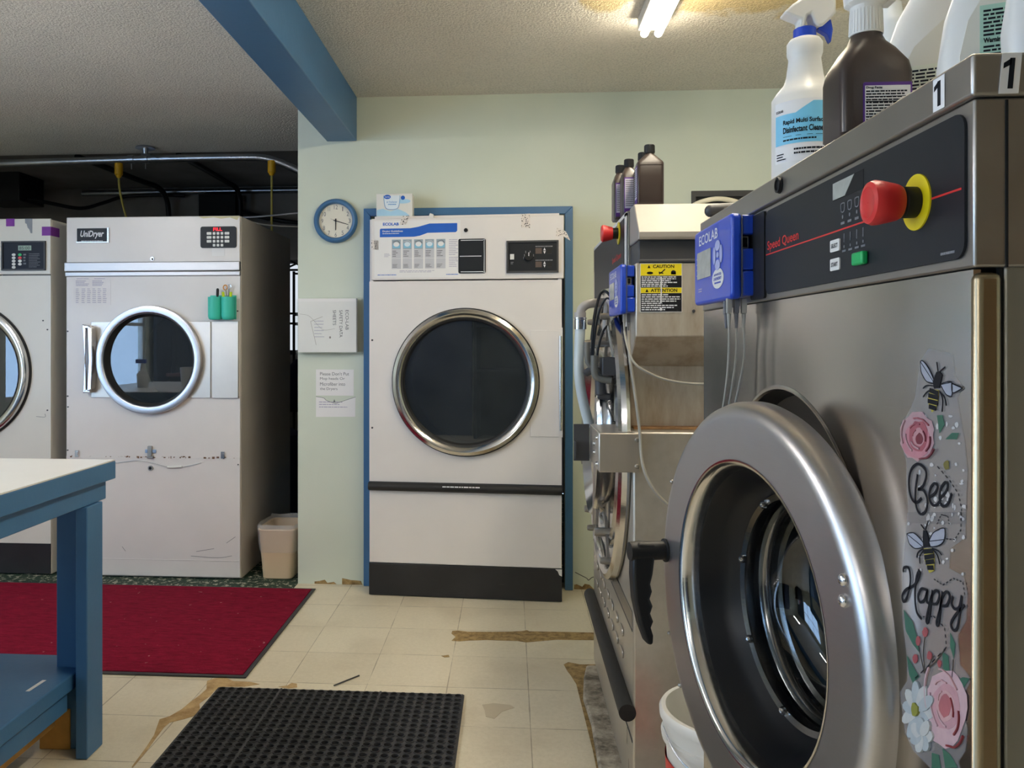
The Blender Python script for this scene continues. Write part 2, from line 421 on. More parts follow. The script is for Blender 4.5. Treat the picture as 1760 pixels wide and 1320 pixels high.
        if parent is not None: o.parent = parent
        else: o.location = off
        ORG[o.name] = tuple(off)
        if bevel:
            b = o.modifiers.new('edge', 'BEVEL'); b.width = bevel; b.segments = seg; b.limit_method = 'ANGLE'; b.angle_limit = math.radians(50)
        return o
ORG = {}
_gl = {}
def glyphs(txt, shear, bold):
    k = (txt, shear, bold)
    if k not in _gl:
        cu = bpy.data.curves.new('lettering', 'FONT'); cu.body = txt; cu.size = 1; cu.shear = shear; cu.offset = bold; cu.resolution_u = 3
        o = bpy.data.objects.new('lettering', cu); C.objects.link(o); bpy.context.view_layer.update()
        me = o.evaluated_get(bpy.context.evaluated_depsgraph_get()).to_mesh()
        _gl[k] = ([(v.co.x, v.co.y) for v in me.vertices], [tuple(p.vertices) for p in me.polygons])
        bpy.data.objects.remove(o, do_unlink=True); bpy.data.curves.remove(cu)
    return _gl[k]

def tag(o, label, cat=None, group=None, kind=None):
    o['label'] = label
    if cat: o['category'] = cat
    if group: o['group'] = group
    if kind: o['kind'] = kind
    return o
def thing(name, loc, label, cat, group=None, kind=None):
    o = bpy.data.objects.new(name, None); o.empty_display_size = .05; C.objects.link(o); o.location = loc; ORG[o.name] = tuple(loc)
    return tag(o, label, cat, group, kind)
def struct(o, label, cat): return tag(o, label, cat, kind='structure')
def each(T, name, mat, parent, pts, fn, **kw):
    for p in pts:
        m = MB(T); fn(m, *p); m.build(name, mat, parent, **kw)
def dup(root, loc, label, group=None):
    r = root.copy(); C.objects.link(r); r.location = loc; r['label'] = label
    if group: r['group'] = group
    for ch in list(root.children):
        c = ch.copy(); C.objects.link(c); c.parent = r
        for g in list(ch.children):
            d = g.copy(); C.objects.link(d); d.parent = c
    return r

# ------------------------------------------------------------------ camera
cam = bpy.data.cameras.new('camera'); co = bpy.data.objects.new('camera', cam); C.objects.link(co)
co.location = (0, 0, 1.30); co.rotation_euler = (PI / 2, 0, math.radians(3.989))
cam.sensor_width = 36; cam.lens = 1391 / 1760 * 36; cam.shift_x = .0568; cam.shift_y = -.0409
cam.clip_start = .02; S.camera = co

# ------------------------------------------------------------------ room shell
XL, XR, YF, YB = -4.6, 2.1, -3.0, 7.0
H = 2.612
fl = struct(MB().box(XL, XR, YF, 4.195, -.08, 0).box(-1.141, XR, 4.195, 4.41, -.08, 0).build('floor', 'floor', flat=True, origin=(0, 0, 0)), 'beige speckled vinyl tile floor with worn seams and missing tile strips', 'floor')
MB().box(XL, -1.141, 4.195, YB, -.08, -.001).box(-1.141, XR, 4.41, YB, -.08, -.001).build('painted_strip', 'greenfloor', fl)
# missing tile: brown strips where the vinyl has broken away
def patch(name, pts, mat, z=.0012):
    MB(FLOORF(0)).prism(pts, .0002, z).build(name, mat, fl)
patch('bare_patch', [(-.26, 3.632), (-.235, 3.638), (-.19, 3.626), (-.08, 3.632), (0, 3.64), (.055, 3.652), (.075, 3.664), (.085, 3.65), (.2, 3.653), (.42, 3.655), (.42, 3.565), (.2, 3.556), (.12, 3.532), (.07, 3.516), (.03, 3.53), (-.02, 3.53), (-.1, 3.533), (-.18, 3.52), (-.22, 3.508), (-.255, 3.513), (-.24, 3.56), (-.262, 3.6)], 'adhesive')
patch('bare_patch', [(-1.138, 3.057), (-1.10, 3.065), (-1.059, 3.035), (-.99, 3.033), (-.95, 3.015), (-1.0, 2.99), (-1.07, 2.985), (-1.1, 2.95), (-1.10, 2.90), (-1.115, 2.84), (-1.098, 2.80), (-1.09, 2.75), (-1.12, 2.72), (-1.16, 2.69), (-1.165, 2.655), (-1.16, 2.58), (-1.152, 2.50), (-1.15, 2.40), (-1.155, 2.40), (-1.165, 2.52), (-1.175, 2.6), (-1.19, 2.655), (-1.205, 2.71), (-1.18, 2.735), (-1.16, 2.79), (-1.152, 2.85), (-1.14, 2.905), (-1.135, 2.96), (-1.15, 3.0), (-1.16, 3.03)], 'adhesive2')
patch('bare_patch', [(-.872, 2.998), (-.84, 3.012), (-.832, 3.035), (-.81, 3.03), (-.80, 2.998), (-.83, 2.985)], 'adhesive2')
patch('bare_patch', [(-.285, 3.34), (-.255, 3.352), (-.25, 3.33), (-.27, 3.325)], 'adhesive')
patch('broken_edge', [(.215, 3.285), (.235, 3.31), (.28, 3.29), (.42, 3.30), (.42, 3.25), (.30, 3.235), (.28, 3.12), (.275, 2.95), (.283, 2.7), (.283, 1.6), (.262, 1.6), (.262, 2.6), (.25, 3.1), (.235, 3.18), (.225, 3.22)], 'adhesive')
patch('worn_stain', [(-.10, 2.9), (-.06, 2.915), (.0, 2.905), (.015, 2.885), (-.03, 2.85), (-.055, 2.795), (-.085, 2.81), (-.09, 2.86)], plain('grey_stain', rgb(196, 182, 156), .5, var=.05))

pad = MB(FLOORF(0)).prism([(.268, .2), (.266, 1.5), (.262, 2.3), (.272, 2.75), (.262, 2.95), (.28, 3.12), (.30, 3.235), (.42, 3.252), (1.8, 3.26), (1.8, .2)], .0003, .022).build('floor_pad', 'concrete', bevel=.008, origin=(0, 0, 0))
struct(pad, 'rough worn concrete pad under the two stainless washers', 'slab')

# mint wall that holds the recessed dryer
wb = MB().box(-1.141, -.748, 4.29, 4.41, 0, 2.64).box(.288, XR, 4.29, 4.41, 0, 2.64).box(-.748, .288, 4.29, 4.41, 1.975, 2.64)
wb = struct(wb.build('wall_back', 'wall', flat=True), 'pale mint green painted wall around the recessed dryer', 'wall')
R = random.Random(3)
def chips(x0, x1, name):
    pts = [(x0, 0.001)]; x = x0
    while x < x1: pts.append((x, R.uniform(.006, .034))); x += R.uniform(.012, .04)
    pts.append((x1, .001)); MB(FRONT(4.29)).prism(pts, .0004, .0016).build(name, 'adhesive', wb)
chips(-1.05, -.93, 'chipped_edge'); chips(-.9, -.79, 'chipped_edge'); chips(.335, .44, 'chipped_edge')
MB(FRONT(4.29)).stroke([(.34, .09), (.37, .075), (.4, .06), (.41, .05), (.43, .065), (.46, .07)], .004, .0003, .001).build('plaster_crack', 'darkgrey', wb)
# dark opening high on the wall behind the second washer
vo = MB(FRONT(4.29)).box(.94, 1.75, 2.055, 2.085, 0, .012).box(.94, .962, 1.6, 2.055, 0, .012).box(.962, 1.75, 1.6, 2.055, 0, .002, 1).build('wall_opening', ['darkgrey', 'dark'])
tag(vo, 'dark framed wall opening above the farther washer', 'opening', kind='structure')
cr = MB().tube([(.86, 4.18, 1.9), (.909, 4.17, 1.977), (.958, 4.16, 2.006), (1.03, 4.15, 2.02), (1.102, 4.15, 2.012), (1.17, 4.15, 1.985), (1.25, 4.16, 1.92), (1.3, 4.18, 1.8)], .0125, 12).build('vent_hose', 'cream')
tag(cr, 'cream flexible hose arching in front of the dark wall opening', 'hose')

struct(MB().box(XL, XR, 7.0, 7.1, 0, 2.75).build('wall_alcove', 'darkwall', flat=True), 'dim rear wall of the recess behind the left dryers', 'wall')
wl = MB()   # left wall with a window opening
wl.box(XL - .1, XL, YF, -1.25, 0, H + .1).box(XL - .1, XL, -1.25, 1.6, 0, .75).box(XL - .1, XL, -1.25, 1.6, 2.25, H + .1).box(XL - .1, XL, 1.6, YB, 0, H + .1)
struct(wl.build('wall_left', 'wall', flat=True), 'mint side wall with a daylight window, left outside the picture', 'wall')
struct(MB().box(XR, XR + .1, YF, YB, 0, H + .1).build('wall_right', 'wall', flat=True), 'mint side wall behind the washers', 'wall')
struct(MB().box(XL, XR, YF - .1, YF, 0, H + .1).build('wall_front', 'wall', flat=True), 'mint wall behind the viewer', 'wall')
def window(n, boxes, panes, label):
    w = MB()
    for b in boxes: w.box(*b)
    o = struct(w.build('window_%d' % n, 'white'), label, 'window')
    p = MB(); p.box(*panes); p.build('window_pane', 'pane', o, recalc=True)
b = []
for y in (-1.25, -.31, .63, 1.56): b.append((XL - .07, XL - .02, y, y + .04, .75, 2.25))
for z in (.75, 1.5, 2.21): b.append((XL - .07, XL - .02, -1.25, 1.6, z, z + .04))
window(1, b, (XL - .05, XL - .045, -1.25, 1.6, .75, 2.25), 'white framed side window letting in daylight')

struct(MB().box(XL, XR, YF, 5.46, H, H + .12).build('ceiling', 'ceiling', flat=True, origin=(0, 0, 0)), 'cream popcorn textured ceiling with a tan water stain', 'ceiling')
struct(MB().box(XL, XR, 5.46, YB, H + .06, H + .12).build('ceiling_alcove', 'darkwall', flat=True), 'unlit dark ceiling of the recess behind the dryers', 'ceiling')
bm_ = MB().box(-.982, -.820, YF, 4.29, 2.377, H + .002).build('ceiling_beam', 'blue', bevel=.004)
struct(bm_, 'thick blue painted beam running along the ceiling to the mint wall', 'beam')

# blue frame around the dryer opening
t1 = MB(FRONT(4.29))
for p in ([(-.78, 2.012), (.327, 2.012), (.286, 1.972), (-.742, 1.972)], [(-.78, 2.012), (-.742, 1.972), (-.742, 0), (-.78, 0)], [(.327, 2.012), (.327, 0), (.286, 0), (.286, 1.972)]):
    t1.prism(p, 0, .022)
struct(t1.build('trim_1', 'blue', bevel=.003), 'blue wooden trim framing the recessed dryer', 'trim')

# ------------------------------------------------------------------ lamps
def strip_lamp(x, y0, y1, label, mat, drop=0):
    h = H - drop
    r = thing('fluorescent_lamp', (x, (y0 + y1) / 2, H), label, 'ceiling lamp', 'two-tube strip lamps')
    MB().box(x - .055, x + .055, y0 + .01, y1 - .01, h - .05, h).build('lamp_housing', 'white', r, bevel=.004)
    if drop:  # drop hangs the unseen lamps lower, for more light on the ceiling
        for y in (y0 + .2, y1 - .2): MB().cyl((x, y, h), (x, y, H), .006, seg=8).build('hanger_rod', 'pipe', r)
    for s in (-1, 1):
        MB().cyl((x + s * .028, y0 + .02, h - .062), (x + s * .028, y1 - .012, h - .062), .0155, seg=16).ball((x + s * .028, y1 - .012, h - .062), .0155).build('lamp_tube', mat, r)
        MB().box(x + s * .028 - .014, x + s * .028 + .014, y1 - .03, y1 - .018, h - .05, h - .045).build('tube_socket', 'white', r)
strip_lamp(.570, .90, 3.335, 'lit two-tube fluorescent strip lamp on the ceiling', 'tube')
strip_lamp(-2.75, 1.25, 2.5, 'lit hanging strip lamp on the left, outside the picture', 'tube_far', .2)
strip_lamp(-2.6, -2.3, -1.07, 'hanging strip lamp added behind the viewer, left, as unseen fill light', 'tube_far', .2)  # unseen lamp added to brighten the room from behind
def area(name, loc, rot, sx, sy):      # sky portal in a window opening
    l = bpy.data.lights.new(name, 'AREA'); l.shape = 'RECTANGLE'; l.size = sx; l.size_y = sy; l.cycles.is_portal = True
    o = bpy.data.objects.new(name, l); C.objects.link(o); o.location = loc; o.rotation_euler = rot; return o
area('window_daylight', (XL - .12, .175, 1.5), (0, -PI / 2, 0), 1.5, 2.85)
w = bpy.data.worlds.new('daylight'); S.world = w; w.use_nodes = True
bg = w.node_tree.nodes['Background']; bg.inputs[0].default_value = (.46, .69, 1.0, 1); bg.inputs[1].default_value = 9.0
S.view_settings.view_transform = 'Standard'; S.view_settings.look = 'None'; S.view_settings.exposure = 0.2; S.view_settings.gamma = 1.0
S.view_settings.use_curve_mapping = False

# ------------------------------------------------------------------ dryers
def shell(x0, x1, y0, y1, z0, z1, name, parent, mats, T=None, w=.02):
    """open-fronted sheet-metal cabinet"""
    m = MB() if T is None else MB(T)
    if T is None:
        m.box(x0, x0 + w, y0, y1, z0, z1).box(x1 - w, x1, y0, y1, z0, z1, 1).box(x0 + w, x1 - w, y0, y1, z1 - w, z1).box(x0 + w, x1 - w, y0, y1, z0, z0 + w).box(x0 + w, x1 - w, y1 - w, y1, z0 + w, z1 - w)
    else:
        m.box(x0, x0 + w, z0, z1, -y1, -y0).box(x1 - w, x1, z0, z1, -y1, -y0, 1).box(x0 + w, x1 - w, z1 - w, z1, -y1, -y0).box(x0 + w, x1 - w, z0, z0 + w, -y1, -y0).box(x0 + w, x1 - w, z0 + w, z1 - w, -y1, -y1 + w)
    return m.build(name, mats, parent, bevel=.003)
def drum(T, ca, cb, R, parent):
    MB(T).lathe(ca, cb, [(R, -.012), (R, -.10), (R + .06, -.12), (R + .06, -.6), (.02, -.62), (.0005, -.62)], 48).build('drum', steel('drum_steel', rgb(60, 62, 66), .35), parent)

# --- UniDryer
U = FRONT(4.34)
ud = thing('clothes_dryer', (-1.967, 4.84, 0), 'white dryer with a black name badge and a red-lit keypad, left of the mint wall', 'dryer')
shell(-2.459, -1.470, 4.345, 5.33, .004, 1.99, 'cabinet', ud, ['enamel_old', 'greybody'])
MB(U).box(-2.459, -1.475, 1.74, 1.992, -.005, .006).build('control_fascia', 'enamel', ud, bevel=.004)
MB(U).prism([(0, 0)] * 0 or [(-2.466, 1.663), (-1.472, 1.663), (-1.472, 1.69), (-2.466, 1.69)], -.005, .012).prism([(-2.466, 1.69), (-1.472, 1.69), (-1.472, 1.742), (-2.466, 1.742)], -.005, .02).build('steel_band', steel('band_steel', rgb(196, 194, 194), .46, (1, 1, 60), .08), ud, bevel=.005, seg=3)
UCX, UCZ = -1.978, 1.203
MB(U).hole(-2.459, -1.475, .664, 1.663, UCX, UCZ, .262, .004, .008).build('front_panel', 'enamel', ud)
MB(U).box(-2.459, -1.475, .012, .657, -.004, .005).box(-2.455, -1.48, .10, .104, .005, .007).build('lower_panel', 'enamel_old' if False else 'enamel', ud, bevel=.003)
s_ = MB(U).box(-2.459, -1.475, .655, .666, -.002, .007)
for k in range(46):
    x = -2.45 + R.random() * .96; s_.box(x, x + R.uniform(.002, .014), .662 + R.uniform(-.003, .007), .667 + R.uniform(-.001, .006), .006, .0078, 1)
s_.build('panel_seam', ['enamel', plain('rust', rgb(116, 86, 62), .8)], ud)
drum(U, UCX, UCZ, .25, ud)
for s in (-1, 1):
    arc = [(UCX + s * math.sqrt(.264 ** 2 - (z - UCZ) ** 2), z) for z in [.993 + .42 * k / 16 for k in range(17)]]
    xe = -2.316 if s < 0 else -1.638
    MB(U).prism([(xe, .993)] + arc + [(xe, 1.413)], .004, .010).build('door_plate', 'steel_plate', ud, bevel=.002)
MB(U).box(-1.629, -1.481, .993, 1.415, .004, .016).build('hinge_plate', 'steel_plate', ud, bevel=.002)
d = MB(U).lathe(UCX, UCZ, [(.256, .004), (.294, .004), (.297, .008), (.297, .036), (.295, .0395), (.291, .0405), (.264, .0405), (.259, .039), (.2565, .036), (.255, .02)], 96, closed=True).build('door', steel('door_trim', rgb(206, 206, 212), .34, (1, 1, 3), .06), ud)
MB(U).lathe(UCX, UCZ, [(.2565, .036), (.2545, .02), (.252, -.004), (.246, -.010), (.238, -.008), (.242, .0), (.247, .02), (.252, .036)], 96, closed=True).build('gasket', 'rubber', d)
MB(U).lathe(UCX, UCZ, [(.25, -.004), (.2, -.004), (.1, -.004), (.0005, -.004)], 64).build('door_glass', 'glass_door', d)
h = MB(U).prism([(-2.345, 1.40), (-2.326, 1.385), (-2.325, 1.2), (-2.322, 1.03), (-2.342, 1.018), (-2.332, 1.2)], .01, .05).prism([(-2.310, 1.392), (-2.285, 1.378), (-2.281, 1.2), (-2.287, 1.04), (-2.312, 1.03), (-2.303, 1.2)], .01, .062)
h.box(-2.335, -2.30, 1.375, 1.392, .008, .05).box(-2.335, -2.30, 1.022, 1.04, .008, .05).build('door_handle', 'chrome_b', ud, bevel=.004)
b_ = MB(U).box(-2.396, -2.215, 1.854, 1.93, .006, .012).build('name_badge', 'panel', ud, bevel=.002)
MB(U).box(-2.222, -2.213, 1.852, 1.932, .006, .014).box(-2.398, -2.213, 1.851, 1.856, .006, .013).build('badge_edge', 'chrome_b', b_)
MB(U).text('UniDryer', -2.375, -2.24, 1.872, 1.917, .0128, shear=.25, bold=.025).fine(-2.37, -2.24, 1.858, 1.863, 1, .0128, fill=.5).build('lettering', 'ink_white', b_)
k_ = MB(U).rrect(-1.694, -1.494, 1.816, 1.933, .012, .006, .012).build('keypad', 'panel', ud)
kb = []
for r in range(3):
    z = 1.895 - r * .0215
    for x0, w_ in ((-1.658, .026), (-1.624, .014), (-1.602, .014), (-1.580, .014), (-1.558, .026)): kb.append((x0, x0 + w_, z - .007, z + .007))
for x0 in (-1.624, -1.602, -1.580): kb.append((x0, x0 + .014, 1.8235, 1.8375))
each(U, 'key', 'white', k_, kb, lambda m, a, b, c, d: m.rrect(a, b, c, d, .003, .012, .014))
MB(U).text('FILL', -1.622, -1.572, 1.909, 1.927, .0128, bold=.03).build('led_digits', 'led', k_)
MB(U).box(-1.631, -1.56, 1.772, 1.815, .0062, .0072).build('paper_tag', 'paper', ud)
MB(U).ell(-1.967, 1.759, .011, .011, .006, .012).ell(-1.965, 1.757, .005, .005, .012, .0125, 1).build('key_lock', ['chrome_b', 'dark'], ud)
each(U, 'screw', 'darkgrey', ud, ((-2.452, 1.36), (-1.488, 1.47), (-1.483, 1.0), (-2.452, 1.0), (-2.452, .70), (-1.485, .63), (-2.45, .94)), lambda m, x, z: m.ell(x, z, .004, .004, .004, .008, n=10))
l_ = MB(U).box(-2.008, -1.946, .69, .708, .005, .011).box(-1.990, -1.966, .672, .728, .005, .02, 1).box(-1.995, -1.96, .66, .672, .005, .016, 1).build('hasp_latch', [plain('blue_tape', rgb(150, 178, 214), .5), 'steel_dark'], ud, bevel=.002)
MB(U).ell(-1.977, .606, .014, .014, .005, .012).ell(-1.977, .606, .008, .008, .012, .0125, 1).build('lower_lock', ['steel_dark', 'dark'], ud)
for x in (-2.396, -1.569): MB(U).box(x - .01, x + .01, .664, .70, .005, .014).ell(x, .684, .009, .009, .014, .018).build('corner_clip', 'chrome_b', ud)
MB(lambda a, b, c: U(a, b, c)).tube([(-2.35, .622, .010), (-2.176, .633, .010), (-2.059, .647, .010), (-1.97, .636, .010), (-1.878, .615, .010), (-1.795, .615, .010), (-1.69, .638, .010)], .0016, 6).build('latch_wire', 'steel_dark', ud)
MB(lambda a, b, c: U(a, b, c)).cyl((-1.88, .612, .012), (-1.80, .616, .012), .006, seg=10).build('wire_sleeve', 'white', ud)
MB(U).prism([(-1.71, 1.989), (-1.68, 1.978), (-1.62, 1.984), (-1.58, 1.976), (-1.53, 1.982), (-1.49, 1.968), (-1.476, 1.99)], .0058, .0066).build('glue_residue', plain('glue_residue', rgb(206, 196, 150), .4), ud)
MB(U).stroke([(-1.55, .20), (-1.50, .235)], .002, .0055, .006).stroke([(-1.72, .15), (-1.62, .168)], .002, .0055, .006).stroke([(-2.14, .17), (-2.12, .145)], .002, .0055, .006).stroke([(-1.75, .125), (-1.6, .118), (-1.52, .13)], .002, .0055, .006).build('scuff_marks', 'ink_grey', ud)
n_ = MB(U).box(-2.419, -2.205, 1.506, 1.656, .0045, .0053)
n_.fine(-2.40, -2.325, 1.648, 1.655, 1, .0058, 1, 3).fine(-2.30, -2.23, 1.648, 1.655, 1, .0058, 1, 4).fine(-2.405, -2.33, 1.61, 1.643, 4, .0058, 1, 5).fine(-2.31, -2.235, 1.61, 1.643, 4, .0058, 1, 6)
for i, x in enumerate((-2.405, -2.372, -2.34, -2.31, -2.28, -2.25)): n_.fine(x, x + .022, 1.515, 1.60, 8, .0058, 1, 20 + i, .35)
tag(n_.build('instruction_sheet', [plain('aged_paper', rgb(226, 221, 219), .4), 'ink_faint']), 'faded printed instruction sheet taped under the steel band of the dryer', 'sheet')

# pen holder with pens
ph = MB()
for cx in (-1.604, -1.530):
    ph.lathe(cx, 4.305, [(.026, 1.422), (.033, 1.428), (.0365, 1.44), (.0375, 1.545), (.034, 1.545), (.032, 1.44), (.0005, 1.436)], 28)
ph.box(-1.641, -1.494, 1.43 * 0 + 4.333, 4.3395, 1.42, 1.556) if False else None
o = ph.build('pen_holder', 'teal'); tag(o, 'teal two-cup pen holder stuck on the dryer beside its round door', 'pen holder')
MB().box(-1.641, -1.494, 4.3305, 4.3345, 1.425, 1.556).build('holder_back', 'teal', o, bevel=.002)
o = MB().cyl((-1.594, 4.302, 1.445), (-1.590, 4.305, 1.555), .006).cyl((-1.590, 4.305, 1.555), (-1.589, 4.305, 1.585), .0075).ball((-1.589, 4.305, 1.586), .0075).build('marker_pen', 'black'); tag(o, 'black marker standing in the left cup of the teal holder', 'marker')
o = MB().cyl((-1.54, 4.295, 1.45), (-1.556, 4.295, 1.572), .0075, seg=8).build('highlighter', 'lime'); tag(o, 'lime highlighter leaning left in the right cup of the teal holder', 'highlighter')
o = MB().cyl((-1.517, 4.300, 1.45), (-1.514, 4.300, 1.572), .0075, seg=8).build('highlighter', 'lime'); tag(o, 'upright lime highlighter at the right of the teal holder', 'highlighter')
o = thing('scissors', (-1.535, 4.315, 1.45), 'small scissors with orange and steel finger loops in the teal holder', 'scissors')
MB().tube([(-1.551 + .011 * math.cos(t * PI / 5), 4.318, 1.598 + .013 * math.sin(t * PI / 5)) for t in range(10)], .0032, 6, 2, close=True).build('finger_loop', 'orange', o)
MB().tube([(-1.528 + .009 * math.cos(t * PI / 5), 4.318, 1.602 + .012 * math.sin(t * PI / 5)) for t in range(10)], .0026, 6, 2, close=True).build('finger_loop', 'chrome_b', o)
MB().cyl((-1.548, 4.318, 1.588), (-1.535, 4.318, 1.455), .004, seg=8).cyl((-1.531, 4.318, 1.59), (-1.533, 4.318, 1.455), .004, seg=8).build('blades', 'steel_dark', o)

# --- leftmost dryer
L = FRONT(4.35)
ld = thing('clothes_dryer', (-3.048, 4.85, 0), 'cream dryer with purple tape and an LCD control panel, cut by the left edge', 'dryer')
shell(-3.54, -2.556, 4.356, 5.30, .004, 1.985, 'cabinet', ld, ['enamel_warm', 'enamel_warm'])
MB(L).box(-3.54, -2.556, 1.678, 1.990, -.006, .005).build('control_fascia', 'enamel_warm', ld, bevel=.004)
MB(L).hole(-3.54, -2.556, .176, 1.672, -3.06, 1.132, .345, .004, .008).build('front_panel', 'enamel_warm', ld)
MB(L).box(-3.54, -2.56, .008, .174, -.004, .002).build('kick_plate', 'kick', ld)
drum(L, -3.06, 1.132, .33, ld)
d = MB(L).lathe(-3.06, 1.132, [(.335, .004), (.383, .004), (.388, .02), (.383, .036), (.368, .044), (.35, .042), (.338, .034)], 96, closed=True).build('door', 'chrome', ld)
MB(L).lathe(-3.06, 1.132, [(.384, .003), (.394, .003), (.394, .012), (.384, .012)], 96, closed=True).build('door_seal', 'rubber', d)
MB(L).lathe(-3.06, 1.132, [(.34, .036), (.333, .02), (.327, .006), (.322, .006), (.330, .03)], 96, closed=True).build('gasket', 'rubber', d)
MB(L).lathe(-3.06, 1.132, [(.328, .008), (.2, .008), (.0005, .008)], 64).build('door_glass', 'glass_door', d)
k_ = MB(L).box(-2.838, -2.583, 1.70, 1.864, .005, .009, 1).box(-2.838, -2.83, 1.70, 1.864, .009, .016).box(-2.591, -2.583, 1.70, 1.864, .009, .016).box(-2.83, -2.591, 1.856, 1.864, .009, .016).box(-2.83, -2.591, 1.70, 1.708, .009, .016).build('control_panel', ['darkgrey', plain('navy_panel', rgb(28, 33, 46), .5, spec=.25)], ld)
MB(L).box(-2.742, -2.666, 1.812, 1.839, .009, .0105).build('lcd_display', 'lcd', k_)
for x, i, mm in [(-2.767, i, 'white') for i in range(5)] + [(-2.731, i, mm) for i, mm in enumerate(('green', 'red', 'white', 'white'))]:
    MB(L).ell(x, 1.788 - i * .0175, .011, .0075, .009, .012).build('key', mm, k_)
MB(L).fine(-2.712, -2.695, 1.73, 1.797, 4, .0098).fine(-2.68, -2.612, 1.715, 1.797, 9, .0098, 0, 4, .3).build('lettering', 'ink_dim', k_)
MB(L).text('85:00', -2.735, -2.673, 1.816, 1.834, .0112).build('lcd_digits', 'darkgrey', k_)
tp = MB(L).box(-2.815, -2.766, 1.948, 1.991, .0052, .006)
tp.build('tape_strip', 'purple', ld)['label'] = 'square of purple tape'
MB(L).box(-2.607, -2.556, 1.894, 1.944, .0052, .006).build('tape_strip', 'purple', ld)['label'] = 'purple tape wrapped round the corner'
MB(LEFT(-2.5555)).box(4.345, 4.43, 1.894, 1.944, -.0012, -.0004).build('tape_strip', 'purple', ld)
MB(L).prism([(-2.705, 1.99), (-2.662, 1.99), (-2.663, 1.908), (-2.672, 1.908), (-2.68, 1.93), (-2.69, 1.94), (-2.695, 1.96), (-2.704, 1.965)], .0052, .006).build('tape_strip', 'greytape', ld)
each(L, 'screw', 'darkgrey', ld, ((-2.575, 1.37), (-2.575, .92), (-2.6, 1.42)), lambda m, x, z: m.ell(x, z, .004, .004, .004, .008, n=10))
MB(L).stroke([(-2.64, .885), (-2.59, .882), (-2.59, .90)], .002, .0042, .005).build('scratch_mark', 'ink_grey', ld)
MB(L).stroke([(-2.836, 1.675), (-2.56, 1.675)], .006, -.003, .003).build('panel_seam', 'darkgrey', ld)

# --- recessed dryer in the mint wall
A = PIVOT(-.2325, 4.10, -math.radians(3.1))
def A3(a, b, c): return A(a, b, c)
ad = thing('clothes_dryer', (-.2325, 4.45, 0), 'white dryer recessed in the mint wall with a black kick plate and dark round window', 'dryer')
shell(-.7235, .2575, .006, .74, .004, 1.932, 'cabinet', ad, ['enamel', 'enamel'], T=A)
MB(A).box(-.713, .268, 1.618, 1.934, -.006, .005).build('control_fascia', 'enamel', ad, bevel=.004)
MB(A).hole(-.7235, .2575, .585, 1.612, -.2275, 1.097, .335, .004, .008).build('front_panel', 'enamel', ad)
MB(A).box(-.7235, .2575, .168, .540, -.004, .004).build('lower_panel', 'enamel', ad, bevel=.003)
MB(A).box(-.7245, .2585, .004, .166, -.004, .008).build('kick_plate', 'kick', ad, bevel=.002)
MB(A).prism([(.225, .166), (.2585, .166), (.2585, .13), (.245, .137), (.238, .155)], .008, .009).build('broken_corner', 'white', ad)
MB(A3).cyl((-.7245, .562, .013), (.2585, .558, .013), .0215, seg=24).build('bumper_bar', 'rubber', ad)
MB(A).fine(-.34, -.15, .566, .573, 1, .0352, 0, 3, .8, .02).build('bar_lettering', 'ink_white', ad)
MB(A).box(-.7235, .2575, .535, .588, -.002, .002).build('panel_seam', 'darkgrey', ad)
drum(A, -.2275, 1.097, .32, ad)
d = MB(A).lathe(-.2275, 1.097, [(.322, .004), (.366, .004), (.3725, .02), (.368, .036), (.352, .044), (.336, .040), (.326, .030)], 96, closed=True).build('door', 'chrome', ad)
MB(A).lathe(-.2275, 1.097, [(.368, .003), (.3765, .003), (.3765, .012), (.368, .012)], 96, closed=True).build('door_seal', 'rubber', d)
MB(A).lathe(-.2275, 1.097, [(.328, .032), (.322, .02), (.316, .004), (.310, .004), (.318, .027)], 96, closed=True).build('gasket', 'rubber', d)
MB(A).lathe(-.2275, 1.097, [(.317, .006), (.2, .006), (.0005, .006)], 64).build('door_glass', 'glass_door', d)
MB(A).prism([(.10, .826), (.26, .826), (.26, 1.36), (.10, 1.36)], .004, .009).build('hinge_plate', 'enamel', ad, bevel=.002)
hp = MB(A).box(.243, .262, .826, 1.372, .009, .016).build('hinge_strip', 'enamel', ad)
MB(A3).cyl((.252, .86, .022), (.252, 1.33, .022), .0075, seg=14).build('hinge_rod', 'chrome_b', hp)
cp = MB(A).box(-.018, .242, 1.648, 1.809, .005, .008, 1).box(-.018, -.009, 1.648, 1.809, .008, .016).box(.233, .242, 1.648, 1.809, .008, .016).box(-.009, .233, 1.80, 1.809, .008, .016).box(-.009, .233, 1.648, 1.657, .008, .016).build('control_panel', ['darkgrey', 'panel'], ad)
MB(A).box(0, .020, 1.715, 1.742, .008, .014).build('rocker_switch', 'white', cp)
MB(A).ell(.094, 1.728, .02, .02, .008, .024).box(.092, .096, 1.73, 1.748, .024, .0255, 1).build('selector_knob', ['black', 'ink_white'], cp)
for z in (1.757, 1.689):
    MB(A).box(.127, .158, z - .014, z + .014, .008, .010).build('digit_window', plain('led_window', rgb(92, 76, 68), .4), cp)
    MB(A).prism([(.166, z + .002), (.178, z + .002), (.172, z + .016)], .008, .0095).prism([(.166, z - .002), (.178, z - .002), (.172, z - .016)], .008, .0095).build('arrow_keys', 'ink_white', cp)
    MB(A).box(.187, .208, z - .014, z + .012, .008, .012).build('push_button', 'black', cp)
lt = MB(A)
for x, z in ((.078, 1.752), (.10, 1.752), (.072, 1.735), (.117, 1.735), (.068, 1.722)): lt.box(x - .002, x + .002, z - .006, z + .006, .008, .0088)
lt.fine(.127, .212, 1.776, 1.782, 1, .0088, 0, 3, .9, .01).fine(.127, .212, 1.707, 1.713, 1, .0088, 0, 4, .9, .01).fine(.003, .018, 1.69, 1.705, 2, .0088).build('lettering', 'ink_dim', cp)
